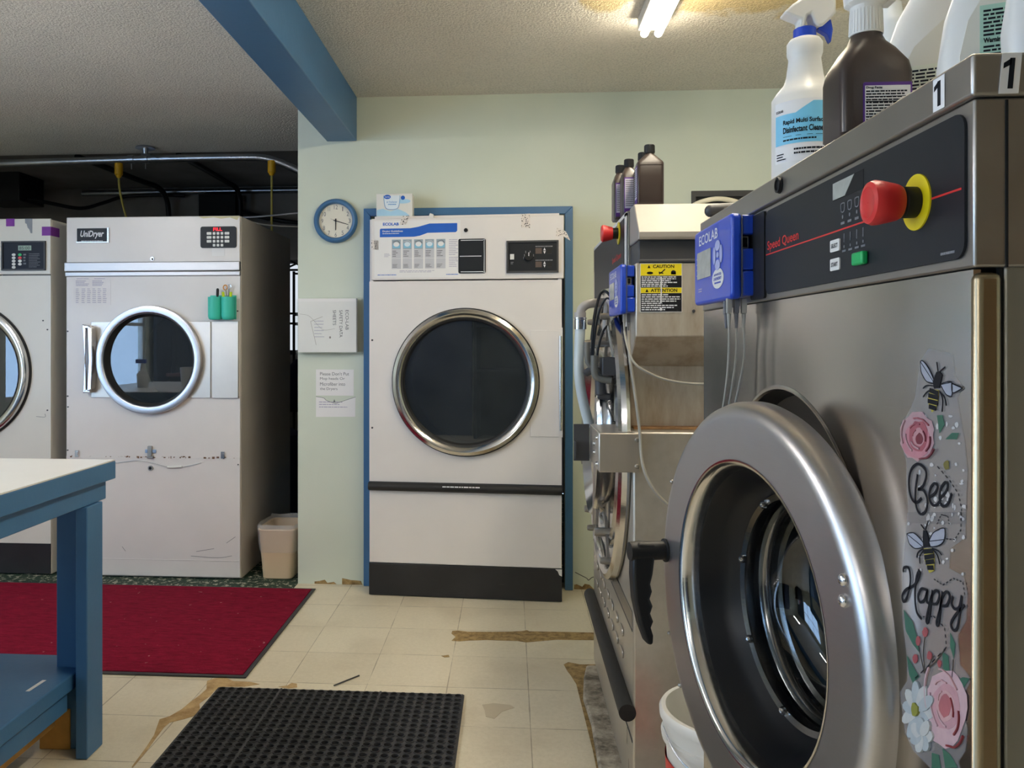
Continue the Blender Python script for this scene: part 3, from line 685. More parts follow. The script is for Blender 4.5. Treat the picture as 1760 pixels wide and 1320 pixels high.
bp = MB(A).rrect(-.262, -.123, 1.648, 1.823, .008, .005, .009).build('black_plate', 'panel', ad)
MB(A).box(-.255, -.145, 1.733, 1.7365, .009, .0096).stroke([(-.25, 1.815), (-.138, 1.815), (-.131, 1.808), (-.131, 1.663), (-.138, 1.656), (-.25, 1.656)], .003, .009, .0096, sub=2).build('plate_lines', 'ink_white', bp)
MB(A).ell(-.224, 1.867, .010, .010, .005, .009).build('key_hole', 'dark', ad)
each(A, 'screw', 'darkgrey', ad, ((-.708, 1.31), (-.708, .86)), lambda m, x, z: m.ell(x, z, .005, .005, .004, .008, n=10))
for p in ([(-.565, 1.899), (-.528, 1.902), (-.515, 1.946), (-.552, 1.944)], [(.056, 1.876), (.10, 1.872), (.10, 1.945), (.056, 1.943)], [(-.7125, 1.776), (-.675, 1.774), (-.673, 1.822), (-.7125, 1.824)], [(.228, 1.828), (.262, 1.83), (.30, 1.806), (.28, 1.85), (.262, 1.862), (.232, 1.872)]):
    MB(A).prism(p, .0054 if p[0][0] > -.56 or p[0][0] < -.7 else .0074, .0064 if p[0][0] > -.56 or p[0][0] < -.7 else .0082).build('patterned_tape', 'tape', ad)
MB(A).prism([(-.418, 1.934), (-.39, 1.934), (-.392, 1.952), (-.408, 1.957)], -.02, .004).build('top_clip', 'white', ad)
MB(A).box(-.70, .245, 1.932, 1.948, -.05, -.02).build('top_flange', 'enamel', ad)
# guideline poster
po = MB(A).box(-.697, -.252, 1.63, 1.921, .0054, .0064)
po.text('ECOLAB', -.652, -.569, 1.897, 1.912, .0068, 1, bold=.04)
po.prism([(-.668, 1.838), (-.49, 1.838), (-.46, 1.843), (-.42, 1.857), (-.275, 1.858), (-.268, 1.866), (-.268, 1.904), (-.41, 1.904), (-.47, 1.888), (-.51, 1.882), (-.664, 1.882), (-.668, 1.877)], .0064, .0067, 1)
po.text('Drying Guidelines', -.654, -.548, 1.861, 1.873, .0070, 2, bold=.02).fine(-.654, -.56, 1.853, 1.859, 1, .0070, 2, 3)
for i, x in enumerate((-.606, -.549, -.491, -.434, -.376)):
    po.box(x, x + .048, 1.675, 1.825, .0064, .0066, 3).box(x, x + .048, 1.727, 1.7285, .0066, .0068, 0)
    po.box(x + .002, x + .046, 1.776, 1.824, .0066, .0068, 4).box(x + .005, x + .043, 1.781, 1.80 + .006 * (i % 2), .0068, .007, 5).ell(x + .024, 1.80, .015, .012, .007, .0072, 6 if i % 2 else 0).stroke([(x + .006, 1.812), (x + .03, 1.818), (x + .043, 1.805)], .003, .0072, .0074, 3 if i % 2 else 7)
    po.fine(x + .004, x + .036, 1.735, 1.77, 4, .0072, 7, i, .4, .5).fine(x + .004, x + .036, 1.68, 1.70, 3, .0072, 7, i + 9, .4, .5)
po.fine(-.31, -.262, 1.74, 1.825, 9, .0068, 8, 4, .4).fine(-.31, -.262, 1.68, 1.735, 6, .0068, 8, 14, .4).fine(-.645, -.612, 1.735, 1.755, 3, .0068, 8, 24, .4).fine(-.565, -.37, 1.655, 1.668, 2, .0068, 8, 8, .4)
po.fine(-.68, -.58, 1.641, 1.647, 1, .0068, 1, 8, .6, .05).fine(-.325, -.262, 1.641, 1.647, 1, .0068, 1, 9, .6, .05)
tag(po.build('guideline_poster', ['paper', 'printblue', 'white', plain('table_grey', rgb(196, 196, 200), .6), plain('picture_grey', rgb(150, 166, 176), .6), plain('picture_blue', rgb(130, 190, 214), .6), plain('picture_white', rgb(214, 226, 232), .6), 'ink_grey', 'ink_faint']), 'laminated drying guidelines poster with a blue banner on the recessed dryer', 'poster')

# air freshener box on the recessed dryer
ab = MB().box(-.694, -.505, 4.165, 4.235, 1.9505, 2.070).build('air_freshener_box', 'white', bevel=.002)
tag(ab, 'small white and blue air freshener box standing on the recessed dryer', 'box')
AB = FRONT(4.165)
MB(AB).prism([(-.692, 1.955), (-.52, 1.955), (-.54, 1.972), (-.58, 1.99), (-.62, 1.978), (-.66, 1.992), (-.692, 1.985)], .0003, .0008).ell(-.555, 2.03, .04, .012, .0003, .0007, n=16).build('blue_print', plain('pale_print', rgb(168, 208, 230), .5), ab)
MB(AB).prism([(-.655, 2.06), (-.57, 2.06), (-.575, 2.01), (-.59, 1.988), (-.635, 1.988), (-.65, 2.01)], .0009, .0014).build('cup_print', plain('cup_print', rgb(222, 232, 240), .5), ab)
MB(AB).ell(-.636, 2.053, .018, .011, .0016, .002).ell(-.555, 2.048, .011, .011, .0009, .002, 0).build('print_oval', 'printblue', ab)
MB(AB).text('Great Value', -.649, -.623, 2.0495, 2.0565, .0024, bold=.02).build('lettering', 'ink_white', ab)
MB(AB).text('air freshener', -.64, -.585, 2.022, 2.032, .0018, bold=.01).fine(-.632, -.59, 2.01, 2.018, 1, .0018, 0, 3, .6, .05).build('lettering', plain('mid_blue', rgb(90, 150, 205), .5), ab)
MB(AB).stroke([(-.655, 2.06), (-.65, 2.01), (-.635, 1.99), (-.59, 1.99), (-.575, 2.01), (-.57, 2.06)], .003, .0014, .0019).build('cup_outline', plain('mid_blue2', rgb(110, 160, 205), .5), ab)

# ------------------------------------------------------------------ things on the mint wall
W = FRONT(4.29)
CX, CZ = -.932, 1.949
ck = thing('wall_clock', (CX, 4.29, CZ), 'round blue rimmed wall clock with a cream face on the mint wall', 'clock')
MB(W).lathe(CX, CZ, [(.092, .002), (.116, .002), (.119, .012), (.116, .026), (.107, .034), (.097, .032), (.091, .022), (.091, .008)], 72, closed=True).build('clock_rim', 'blue', ck)
MB(W).ell(CX, CZ, .093, .093, .001, .010, n=64).build('clock_face', plain('clock_cream', rgb(228, 222, 204), .5, var=.01), ck)
nm = MB(W)
for i in range(1, 13):
    t = PI / 2 - i * PI / 6; x = CX + .074 * math.cos(t); z = CZ + .074 * math.sin(t); wd = .011 if i < 10 else .02
    if i in (1, ): wd = .005
    if i == 11: wd = .011
    MB(W).text(str(i), x - wd / 2, x + wd / 2, z - .0115, z + .0115, .0106).build('numeral', 'ink_grey', ck)
def hand(name, ang, l, w_, c, mat, tail=.012):
    s, cc = math.sin(ang), math.cos(ang)
    MB(W).prism([(CX - tail * s - w_ * cc, CZ - tail * cc + w_ * s), (CX - tail * s + w_ * cc, CZ - tail * cc - w_ * s), (CX + l * s + w_ * .6 * cc, CZ + l * cc - w_ * .6 * s), (CX + l * s - w_ * .6 * cc, CZ + l * cc + w_ * .6 * s)], c, c + .001).build(name, mat, ck)
hand('hour_hand', math.radians(181), .05, .0033, .0125, 'ink'); hand('minute_hand', math.radians(107), .072, .0024, .0145, 'ink'); hand('second_hand', math.radians(292), .03, .0008, .0165, 'ink_grey')
MB(W).ell(CX, CZ, .005, .005, .0125, .018).build('hub', 'ink', ck)
MB(W).lathe(CX, CZ, [(.091, .024), (.05, .025), (.0005, .0255)], 48).build('clock_glass', glass('clock_glass', (1, 1, 1, 1), .5), ck)

hd = thing('sheet_holder', (-.96, 4.24, 1.232), 'clear acrylic wall holder beneath the clock', 'holder')
MB(W).box(-1.135, -.785, 1.25, 1.54, .0005, .004).build('back_panel', 'acrylic', hd)
MB(W).box(-1.135, -.785, 1.235, 1.515, .052, .055).build('front_panel', 'acrylic', hd)
MB(W).box(-1.138, -1.135, 1.235, 1.53, .0005, .055).box(-.785, -.782, 1.235, 1.53, .0005, .055).box(-1.135, -.785, 1.235, 1.238, .004, .052).build('side_panels', 'acrylic', hd)
sd = MB(W).box(-1.128, -.815, 1.246, 1.532, .010, .046)
sd.text('ECO-LAB', -.872, -.855, 1.365, 1.47, .0468, 1, rot=True).text('SAFETY DATA', -.905, -.888, 1.325, 1.47, .0468, 1, rot=True).text('SHEETS', -.940, -.923, 1.39, 1.47, .0468, 1, rot=True)
sd.stroke([(-1.06, 1.41), (-.995, 1.436)], .0016, .0464, .0468, 2).stroke([(-1.06, 1.41), (-1.03, 1.285)], .0016, .0464, .0468, 2).stroke([(-1.12, 1.45), (-1.07, 1.44), (-1.03, 1.40), (-.99, 1.365), (-.93, 1.372)], .0012, .0464, .0468, 2).ell(-.955, 1.325, .005, .006, .0464, .0468, 2)
sd.fine(-1.04, -.985, 1.32, 1.42, 6, .0468, 3, 4, .2)
tag(sd.build('data_sheet_packet', ['paper', 'ink_grey', plain('pencil', rgb(150, 140, 134), .7), 'ink_faint'], bevel=.002), 'white packet of safety data sheets inside the acrylic holder', 'papers')
n1 = MB(W).box(-1.042, -.837, 1.013, 1.153, .0006, .0014)
for i, (s, x1) in enumerate((("Please Don't Put", -.862), ('Mop heads Or', -.885), ('Microfiber into', -.883), ('the Dryers', -.925))):
    z = 1.132 - i * .0275; n1.text(s, -1.02, x1, z - .011, z + .007, .0018, 1)
tag(n1.build('paper_notice', ['paper', 'ink_grey']), 'white typed notice about mop heads below the acrylic holder', 'notice')
n2 = MB(W).prism([(-1.042, .898), (-.829, .90), (-.827, 1.006), (-.87, .992), (-.915, .977), (-.94, .972), (-.985, .987), (-1.0, 1.0), (-1.042, 1.007)], .0006, .0014)
n2.stroke([(-1.042, 1.007), (-1.0, 1.0), (-.985, .987), (-.94, .972), (-.915, .977), (-.87, .992), (-.827, 1.006)], .0022, .0014, .0019, 1)
n2.fine(-1.025, -.87, .945, .985, 3, .0018, 2, 5, .35, .3).prism([(-.948, .978), (-.936, .978), (-.942, .994)], .0014, .0019, 1)
tag(n2.build('torn_notice', ['paper', 'ink_grey', 'ink_faint']), 'torn lower half sheet with faint print beneath the typed notice', 'notice')

# ------------------------------------------------------------------ alcove
cd = MB().tube([(-4.5, 5.4, 2.535), (-3.5, 5.4, 2.545), (-2.5, 5.4, 2.557), (-1.9, 5.4, 2.559), (-1.68, 5.405, 2.553), (-1.55, 5.42, 2.518), (-1.437, 5.44, 2.468), (-1.3, 5.47, 2.40), (-1.0, 5.5, 2.26)], .0255, 14).build('conduit_pipe', 'pipe')
tag(cd, 'long galvanised conduit pipe under the ceiling edge, bending down at the mint wall', 'pipe')
for x in (-2.60, -2.50):
    MB().cyl((x - .022, 5.4, 2.5565), (x + .022, 5.4, 2.557), .0305, seg=16).cyl((x, 5.4, 2.53), (x, 5.4, 2.49), .004, seg=8).build('conduit_coupling', 'pipe', cd)
for x in (-3.9,): MB().box(x - .012, x + .012, 5.38, 5.42, 2.575, H).build('conduit_strap', 'pipe', cd)
def connector(x, label, cord):
    r = thing('cord_connector', (x, 5.4, 2.43), label, 'connector', 'yellow connectors under the conduit')
    MB().cyl((x, 5.4, 2.532), (x, 5.4, 2.452), .027, seg=18).cyl((x, 5.4, 2.452), (x, 5.4, 2.43), .024, .012, seg=18).build('connector_body', 'amber', r, bevel=.003)
    MB().tube([(x, 5.4, 2.435)] + cord, .0075, 8).build('cord', 'yellowcord', r)
connector(-2.69, 'yellow connector whose cord slants down behind the dryer with the name badge', [(-2.685, 5.4, 2.36), (-2.66, 5.4, 2.24), (-2.63, 5.41, 2.12), (-2.60, 5.43, 1.99), (-2.58, 5.46, 1.8)])
connector(-1.617, 'yellow connector with a straight cord beside the mint wall', [(-1.617, 5.4, 2.3), (-1.617, 5.4, 2.1), (-1.615, 5.41, 1.9), (-1.615, 5.42, 1.7)])
sp = thing('fire_sprinkler', (-2.446, 5.28, H), 'round sprinkler head on the ceiling above the conduit', 'sprinkler')
MB().loft([(H - .012, .065, .065, -2.446, 5.28, 2), (H, .06, .06, -2.446, 5.28, 2)], 28).build('escutcheon', 'pipe', sp)
MB().cyl((-2.446, 5.28, H - .012), (-2.446, 5.28, H - .05), .022, .016).cyl((-2.446, 5.28, H - .05), (-2.446, 5.28, H - .054), .03).build('sprinkler_head', 'pipe', sp)
def box_thing(name, a, label, cat, mat='black'):
    o = MB().box(*a).build(name, mat, bevel=.006); tag(o, label, cat); return o
jb = box_thing('junction_box', (-4.3, -3.94, 6.25, 6.6, 2.44, H + .06), 'black junction box under the dark ceiling at the far left', 'box')
box_thing('junction_box', (-2.698, -2.371, 6.85, 7.0, 2.36, 2.581), 'black wall box on the rear wall above the dryer with the name badge', 'box', 'dark')
def tube_thing(name, pts, r, mat, label, cat='pipe', seg=10):
    o = MB().tube(pts, r, seg).build(name, mat); tag(o, label, cat); return o
tube_thing('ceiling_pipe', [(-3.11, 5.62, 2.635), (-3.09, 5.9, 2.635), (-3.04, 6.5, 2.63), (-3.0, 6.72, 2.62), (-2.985, 6.85, 2.55), (-2.985, 6.9, 2.42), (-2.985, 6.92, 2.2)], .022, 'black', 'dark pipe under the recess ceiling nearer the left edge, turning down the rear wall')
tube_thing('ceiling_pipe', [(-2.36, 5.62, 2.635), (-2.355, 6.0, 2.635), (-2.35, 6.6, 2.63), (-2.335, 6.78, 2.61), (-2.325, 6.84, 2.5), (-2.325, 6.83, 2.3)], .022, 'black', 'dark pipe under the recess ceiling nearer the mint wall')
tube_thing('wall_conduit', [(-3.8, 6.96, 2.625), (-2.9, 6.96, 2.628), (-1.2, 6.96, 2.63)], .025, 'pipe', 'thin horizontal conduit along the rear wall of the recess')
tube_thing('power_cable', [(-3.925, 6.33, 2.47), (-3.8, 6.45, 2.45), (-3.62, 6.6, 2.43), (-3.5, 6.75, 2.5), (-3.35, 6.86, 2.575), (-3.0, 6.9, 2.59), (-2.85, 6.92, 2.585)], .016, 'black', 'drooping black cable from the far left junction box', 'cable')
tube_thing('power_cable', [(-2.345, 6.9, 2.44), (-2.15, 6.7, 2.37), (-1.85, 6.6, 2.30), (-1.5, 6.75, 2.28), (-1.25, 6.995, 2.27)], .02, 'black', 'black cable running right from the rear wall box', 'cable')
tube_thing('thin_wire', [(-2.9, 5.3, 2.13), (-2.21, 5.24, 2.132), (-1.74, 5.2, 2.118), (-1.383, 5.2, 2.143), (-1.2, 5.2, 2.15)], .006, 'pipe', 'thin taut wire just above the dryer tops', 'wire', 6)
tube_thing('thin_wire', [(-1.75, 5.1, 2.10), (-1.60, 5.12, 2.06), (-1.383, 5.15, 2.046), (-1.2, 5.2, 2.05)], .005, 'greycable', 'thin grey wire sagging behind the dryer with the name badge', 'wire', 6)
wd = MB().box(-1.95, -1.66, 6.94, 6.999, 1.24, 2.0)
o = thing('window_3', (-1.8, 6.97, 1.24), 'bright frosted window at the rear, seen through the slit beside the mint wall', 'window', kind='structure')
MB().box(-1.98, -1.60, 6.975, 6.999, 1.22, 2.0).build('window_pane', glow('frosted_daylight', (.82, .90, 1, 1), .75), o)
MB().box(-1.99, -1.59, 6.95, 6.974, 1.985, 2.02).box(-1.99, -1.59, 6.95, 6.974, 1.19, 1.23).box(-1.795, -1.775, 6.955, 6.974, 1.23, 1.985).build('window_frame', 'darkgrey', o)
rk = MB()
for x in (-1.83, -1.60): rk.cyl((x, 6.4, 0), (x, 6.4, 1.9), .012, seg=8).cyl((x, 6.75, 0), (x, 6.75, 1.9), .012, seg=8)
for z in (.75, 1.45, 1.53, 1.88):
    for y in (6.4, 6.75): rk.cyl((-1.83, y, z), (-1.60, y, z), .009, seg=6)
rk.cyl((-1.83, 6.4, 1.88), (-1.60, 6.4, 1.98), .008, seg=6).cyl((-1.83, 6.4, 1.98), (-1.60, 6.4, 1.88), .008, seg=6).box(-1.84, -1.59, 6.39, 6.76, .74, .755)
tag(rk.build('wire_rack', 'black'), 'black wire rack in the slit between the dryer and the mint wall', 'rack')
o = MB().loft([(.756, .10, .15, -1.715, 6.57, 3), (.95, .11, .16, -1.715, 6.57, 3), (1.10, .10, .14, -1.715, 6.57, 2.5), (1.16, .05, .08, -1.715, 6.57, 2)], 24).build('folded_cloth', 'navy'); tag(o, 'dark navy folded cloth on the wire rack behind the dryers', 'cloth')
o = MB().loft([(0, .14, .2, -1.68, 5.9, 3), (.4, .17, .2, -1.68, 5.9, 3), (.62, .14, .16, -1.68, 5.9, 2.4), (.66, .06, .08, -1.68, 5.9, 2)], 24).build('laundry_bag', 'navy'); tag(o, 'dark laundry bag on the floor behind the wastebasket', 'bag')

# ------------------------------------------------------------------ wastebasket
wbk = MB()
def ring(z, x0, x1, y0, y1, e=7): return (z, (x1 - x0) / 2, (y1 - y0) / 2, (x0 + x1) / 2, (y0 + y1) / 2, e)
wbk.loft([ring(.0, -1.356, -1.196, 4.36, 4.60), ring(.006, -1.362, -1.190, 4.354, 4.606), ring(.262, -1.378, -1.166, 4.328, 4.628), ring(.275, -1.383, -1.161, 4.322, 4.634), ring(.28, -1.380, -1.164, 4.325, 4.631), ring(.274, -1.372, -1.172, 4.334, 4.622), ring(.02, -1.352, -1.2, 4.364, 4.596), ], 56)
tag(wbk.build('wastebasket', 'bin'), 'beige plastic wastebasket between the dryer with the name badge and the mint wall', 'bin')
lb = MB(); n = 56; RB = random.Random(9); prof = []
secs = [(.15, .0016, 0), (.20, .003, .3), (.25, .002, .2), (.288, .004, .2), (.30, -.004, .6), (.262, -.016, .3), (.20, -.018, .3)]
vs = []
for k, (z, g, w_) in enumerate(secs):
    f = z / .28; x0, x1 = -1.362 - .021 * min(f, 1) - g, -1.190 + .029 * min(f, 1) + g; y0, y1 = 4.354 - .032 * min(f, 1) - g, 4.606 + .028 * min(f, 1) + g
    for i in range(n):
        t = 2 * PI * i / n; ct, st = math.cos(t), math.sin(t); q = w_ * .012 * RB.random()
        vs.append(((x0 + x1) / 2 + ((x1 - x0) / 2 + q) * math.copysign(abs(ct) ** .29, ct), (y0 + y1) / 2 + ((y1 - y0) / 2 + q) * math.copysign(abs(st) ** .29, st), z + w_ * .02 * (RB.random() - .3)))
lb.add(vs, [(j * n + i, j * n + (i + 1) % n, (j + 1) * n + (i + 1) % n, (j + 1) * n + i) for j in range(len(secs) - 1) for i in range(n)])
tag(lb.build('bin_liner', 'bag', recalc=False), 'crumpled clear plastic liner in the beige wastebasket', 'liner')

# ------------------------------------------------------------------ mats
rm = thing('carpet_mat', (-2.6, 3.62, 0), 'burgundy carpet mat with a dark border in front of the left dryers', 'mat')
MB().box(-4.262, -1.036, 3.078, 4.167, .002, .0105).build('carpet_pile', 'carpet', rm)
MB().box(-4.28, -1.018, 3.06, 3.078, .0015, .008).box(-4.28, -1.018, 4.167, 4.185, .0015, .008).box(-1.036, -1.018, 3.078, 4.167, .0015, .008).box(-4.28, -4.262, 3.078, 4.167, .0015, .008).build('mat_border', 'mat_rubber', rm, bevel=.002)
px0, px1, py0, py1 = -1.085, -.172, 1.70, 2.957
nx, ny = 27, 37; dx, dy = (px1 - px0) / nx, (py1 - py0) / ny
mm = MB(); K = 12
for iy in range(ny):
    for ix in range(nx):
        if iy < 8 and False: continue
        cx, cy = px0 + dx * (ix + .5), py0 + dy * (iy + .5)
        vs = []
        for (r, z) in ((.0, .0046), (.0119, .0046), (.0122, .0132), (.0146, .0135), (.0154, .010)):
            if r == 0: continue
            for k in range(K):
                t = 2 * PI * (k + .5) / K; vs.append((cx + r * math.cos(t), cy + r * math.sin(t), z))
        for k in range(K):
            t = 2 * PI * (k + .5) / K; ct, st = math.cos(t), math.sin(t); q = 1 / max(abs(ct) / (dx / 2), abs(st) / (dy / 2))
            vs.append((cx + q * ct, cy + q * st, .010))
        fs = [tuple(range(K))]
        for j in range(4):
            for k in range(K): fs.append((j * K + k, j * K + (k + 1) % K, (j + 1) * K + (k + 1) % K, (j + 1) * K + k))
        mm.add(vs, fs[:1], 1); o_ = len(mm.v) - len(vs)  # hole floors coloured black for the shade deep inside them
        for f in fs[1:]: mm.f.append([o_ + i for i in f]); mm.fm.append(0)
mm.box(px0, px1, py0, py1, .001, .0045)
for (a, b_, c, d_) in ((px0 - .004, px0, py0, py1), (px1, px1 + .004, py0, py1), (px0, px1, py1, py1 + .004), (px0, px1, py0 - .004, py0)): mm.box(a, b_, c, d_, .001, .0095)
for q in (7, 18): mm.box(px0 + dx * q - .0035, px0 + dx * q + .0035, py0, py1, .009, .0138)
tag(mm.build('rubber_mat', ['mat_rubber', 'seal'], recalc=False), 'black rubber drainage mat with rows of round holes on the tile floor', 'mat')
o = MB().cyl((-.664, 3.016, .004), (-.586, 3.113, .004), .0028, seg=8).build('stray_stick', 'darkgrey'); tag(o, 'thin dark stick lying on the tiles just beyond the rubber mat', 'stick')

# ------------------------------------------------------------------ work table
tb = thing('work_table', (-1.9, 1.8, 0), 'blue painted wooden work table with a white laminate top', 'table')
TX = -1.300; SX = -1.350
MB().box(-3.5, TX - .002, .95, 2.588, .9085, .9125).build('table_top', 'laminate', tb)
MB().box(-3.5, TX, .95, 2.59, .850, .908).build('top_frame', 'blue', tb, bevel=.003)
MB().box(TX - .061, TX - .022, .97, 2.568, .787, .8495).build('apron', 'blue', tb, bevel=.003)
MB().box(-3.48, TX - .0615, 2.530, 2.568, .787, .8495).build('apron', 'blue', tb, bevel=.003)
MB().box(-3.48, -3.442, .97, 2.529, .787, .8495).build('apron', 'blue', tb, bevel=.003)
for (x, y, sx) in ((-1.312, 2.43, -1), (-1.312, 1.0, -1), (-3.48, 2.43, 1), (-3.48, 1.0, 1)):
    if sx < 0: MB().box(x - .038, x, y, y + .097, .002, .7865).box(x - .135, x - .0385, y + .062, y + .10, .002, .7865).build('leg', 'blue', tb, bevel=.003)
    else: MB().box(x, x + .038, y, y + .097, .002, .7865).box(x + .0385, x + .135, y + .062, y + .10, .002, .7865).build('leg', 'blue', tb, bevel=.003)
MB().box(-3.43, SX - .0145, .98, 2.59, .212, .262).build('shelf', 'blue', tb, bevel=.004)
MB().box(SX - .06, SX - .024, .99, 2.428, .152, .2115).build('shelf_rail', 'blue', tb, bevel=.003)
MB().box(SX - .10, SX - .0615, .99, 2.425, .105, .2115).build('joist', 'wood', tb, bevel=.003)
MB().box(-3.35, SX - .13, 2.44, 2.478, .06, .2115).build('joist', 'wood', tb, bevel=.003)
MB().box(-1.50, -1.40, 2.485, 2.555, .001, .13).build('support_block', 'wood', tb, bevel=.003)
MB(FLOORF(.2622)).prism([(-1.437, 2.31), (-1.425, 2.31), (-1.42, 2.39), (-1.432, 2.39)], .0003, .001).build('tape_label', 'paper', tb)

# things reflected in the dryer windows: bottle and tub on the table, out of the frame

# ------------------------------------------------------------------ near washer
WX = .385; WN, WF = .697, 1.645; WT = 1.538
P = LEFT(WX)
w1 = thing('washing_machine', (.85, 1.17, .022), 'near stainless washer with its round door ajar and a bee sticker', 'washer')
OY, OZ, OR = 1.178, .90, .334
MB(P).hole(WN + .006, WF, .12, 1.3605, OY, OZ, OR, 0, .006, 128).build('front_panel', 'steel_front', w1)
MB(P).lathe(OY, OZ, [(OR + .005, .0003), (OR + .002, .0018), (OR - .001, .001), (OR - .003, -.004)], 128).build('door_recess_lip', 'steel_front', w1)
MB(P).lathe(OY, OZ, [(OR - .003, -.003), (OR - .01, -.03), (OR - .05, -.05), (.23, -.05), (.215, -.06), (.21, -.5), (.0005, -.52)], 96).build('door_gasket', 'seal', w1)
MB().box(WX + .002, 1.20, WN + .004, WF, .03, .12).box(WX + .002, 1.20, WF - .003, WF, .12, 1.50).box(1.197, 1.20, WN + .006, WF - .003, .12, 1.50).box(WX + .45, 1.197, WN + .008, WN + .010, .12, 1.47).build('cabinet', 'steel_dark', w1)
MB().box(WX + .0255, 1.197, WN + .006, WN + .010, .12, 1.499).build('side_panel', 'steel_plate' if False else plain('grey_side', rgb(150, 148, 138), .4, .6), w1, bevel=.002)
MB().box(WX - .001, WX + .021, WN, WN + .012, .12, 1.358).build('corner_post', steel('warm_tint_steel', rgb(172, 156, 128), .34, (1, 1, 30), .1), w1, bevel=.006, seg=3)  # stainless post, its warm reflection put into the brown tint
MB().box(WX + .0215, WX + .025, WN + .008, WN + .012, .12, 1.50).build('side_gap', 'dark', w1)
# control hood
MB().box(WX - .002, 1.19, WN + .001, WF, 1.362, 1.502).build('control_hood', 'steel_dark', w1, bevel=.0022, seg=2)
MB().box(WX + .0225, WX + .0245, WN, WN + .002, 1.362, 1.50).build('hood_gap', 'dark', w1)
MB().box(WX - .006, 1.21, WN - .004, WF + .004, 1.5025, WT).build('lid', 'steel_dark', w1, bevel=.003, seg=3)
PF = LEFT(WX - .002)
cp = MB(PF).rrect(.708, 1.239, 1.371, 1.4945, .014, .0003, .0025).build('control_panel', 'panel', w1)
MB(PF).rrect(1.241, 1.31, 1.366, 1.497, .006, .0003, .004).build('panel_surround', 'black', w1)
MB(PF).box(.712, .80, 1.4288, 1.4306, .0026, .0029).box(.80, 1.236, 1.4288, 1.4306, .0026, .0029).build('red_line', 'redline', cp)
MB(PF).text('Speed Queen', 1.229, 1.099, 1.432, 1.449, .0029, bold=.012).build('maker_lettering', 'redline', cp)
MB(PF).prism([(.985, 1.466), (.902, 1.466), (.902, 1.487), (.985, 1.487)], .0026, .0029).prism([(.984, 1.467), (.95, 1.467), (.925, 1.4865), (.984, 1.4865)], .0029, .0033, 1).build('display_window', ['dark', 'lcdgrey'], cp)
each(PF, 'membrane_key', 'white', cp, ((1.406,), (1.384,)), lambda m, z: m.rrect(.99, .963, z, z + .014, .002, .0026, .0042))
MB(PF).text('SELECT', .986, .967, 1.4105, 1.4155, .0045, bold=.02).text('START', .986, .967, 1.3885, 1.3935, .0045, bold=.02).build('key_lettering', 'ink', cp)
MB(PF).prism([(.917, 1.3835), (.890, 1.3835), (.890, 1.3975), (.917, 1.3975)], .0026, .010).build('start_button', 'green', cp, bevel=.002)
ic = MB(PF)
for i, y in enumerate((.957, .938, .919)):
    ic.stroke([(y + .005, 1.459), (y - .005, 1.459), (y - .004, 1.450), (y + .004, 1.450), (y + .005, 1.459)], .0012, .0026, .0029, sub=2)
    ic.ell(y, 1.4435, .0017, .0022, .0026, .0029, n=8).fine(y + .005, y - .005, 1.435, 1.438, 1, .0029, 0, i, .9, .05)
for i, y in enumerate((.953, .936, .919, .903)):
    ic.box(y - .0008, y + .0008, 1.4145, 1.424, .0026, .0029).ell(y, 1.4155, .0014, .0018, .0026, .0029, n=8).ell(y, 1.409, .0014, .0018, .0026, .0029, n=8).fine(y + .005, y - .005, 1.403, 1.4055, 1, .0029, 0, i + 5, .9, .05)
ic.build('panel_icons', 'ink_dim', cp)
MB(PF).fine(.745, .722, 1.3765, 1.379, 1, .0029, 0, 8, .9, .05).build('small_print', 'ink_dim', cp)
es = MB(PF).ell(.787, 1.431, .0262, .0262, .0026, .0042, n=48).build('stop_collar', 'yellow', w1)
EST = LEFT(0)
MB(PF).lathe(.787, 1.431, [(.0005, .0045), (.0145, .0045), (.0148, .016), (.0125, .018), (.0125, .022), (.0005, .022)], 40).build('knob_shaft', 'black', es)
MB(PF).lathe(.787, 1.431, [(.0005, .019), (.0155, .019), (.0172, .022), (.0205, .036), (.0212, .0425), (.0195, .0465), (.0150, .0478), (.0142, .0472), (.0005, .0472)], 48).build('stop_button', 'red', es)
MB(PF).lathe(1.168, 1.521, [(.0005, .004), (.011, .004), (.011, .009), (.008, .0095), (.0075, .007), (.0005, .007)], 24).ell(1.168, 1.521, .012, .012, .0045, .0055).build('lid_knob', 'black', w1)
def one(T, aL, aR, b0, b1, slant=0):
    m = MB(T).prism([(aL, b0), (aR, b0), (aR + slant, b1), (aL + slant, b1)], .0004, .0008)
    w_ = aR - aL
    m.prism([(aL + w_ * .42 + slant * .1, b0 + (b1 - b0) * .12), (aL + w_ * .68 + slant * .1, b0 + (b1 - b0) * .12), (aL + w_ * .68 + slant * .85, b0 + (b1 - b0) * .88), (aL + w_ * .42 + slant * .85, b0 + (b1 - b0) * .88)], .0008, .0011, 1)
    m.prism([(aL + w_ * .12 + slant * .6, b0 + (b1 - b0) * .62), (aL + w_ * .5 + slant * .7, b0 + (b1 - b0) * .72), (aL + w_ * .5 + slant * .85, b0 + (b1 - b0) * .88), (aL + w_ * .12 + slant * .75, b0 + (b1 - b0) * .76)], .0008, .0011, 1)
    return m.build('number_label', ['paper', 'ink'], w1)
one(LEFT(WX - .006), .754, .735, 1.5055, 1.5345)
one(FRONT(WN - .004), .399, .4145, 1.5035, 1.5365, .003)

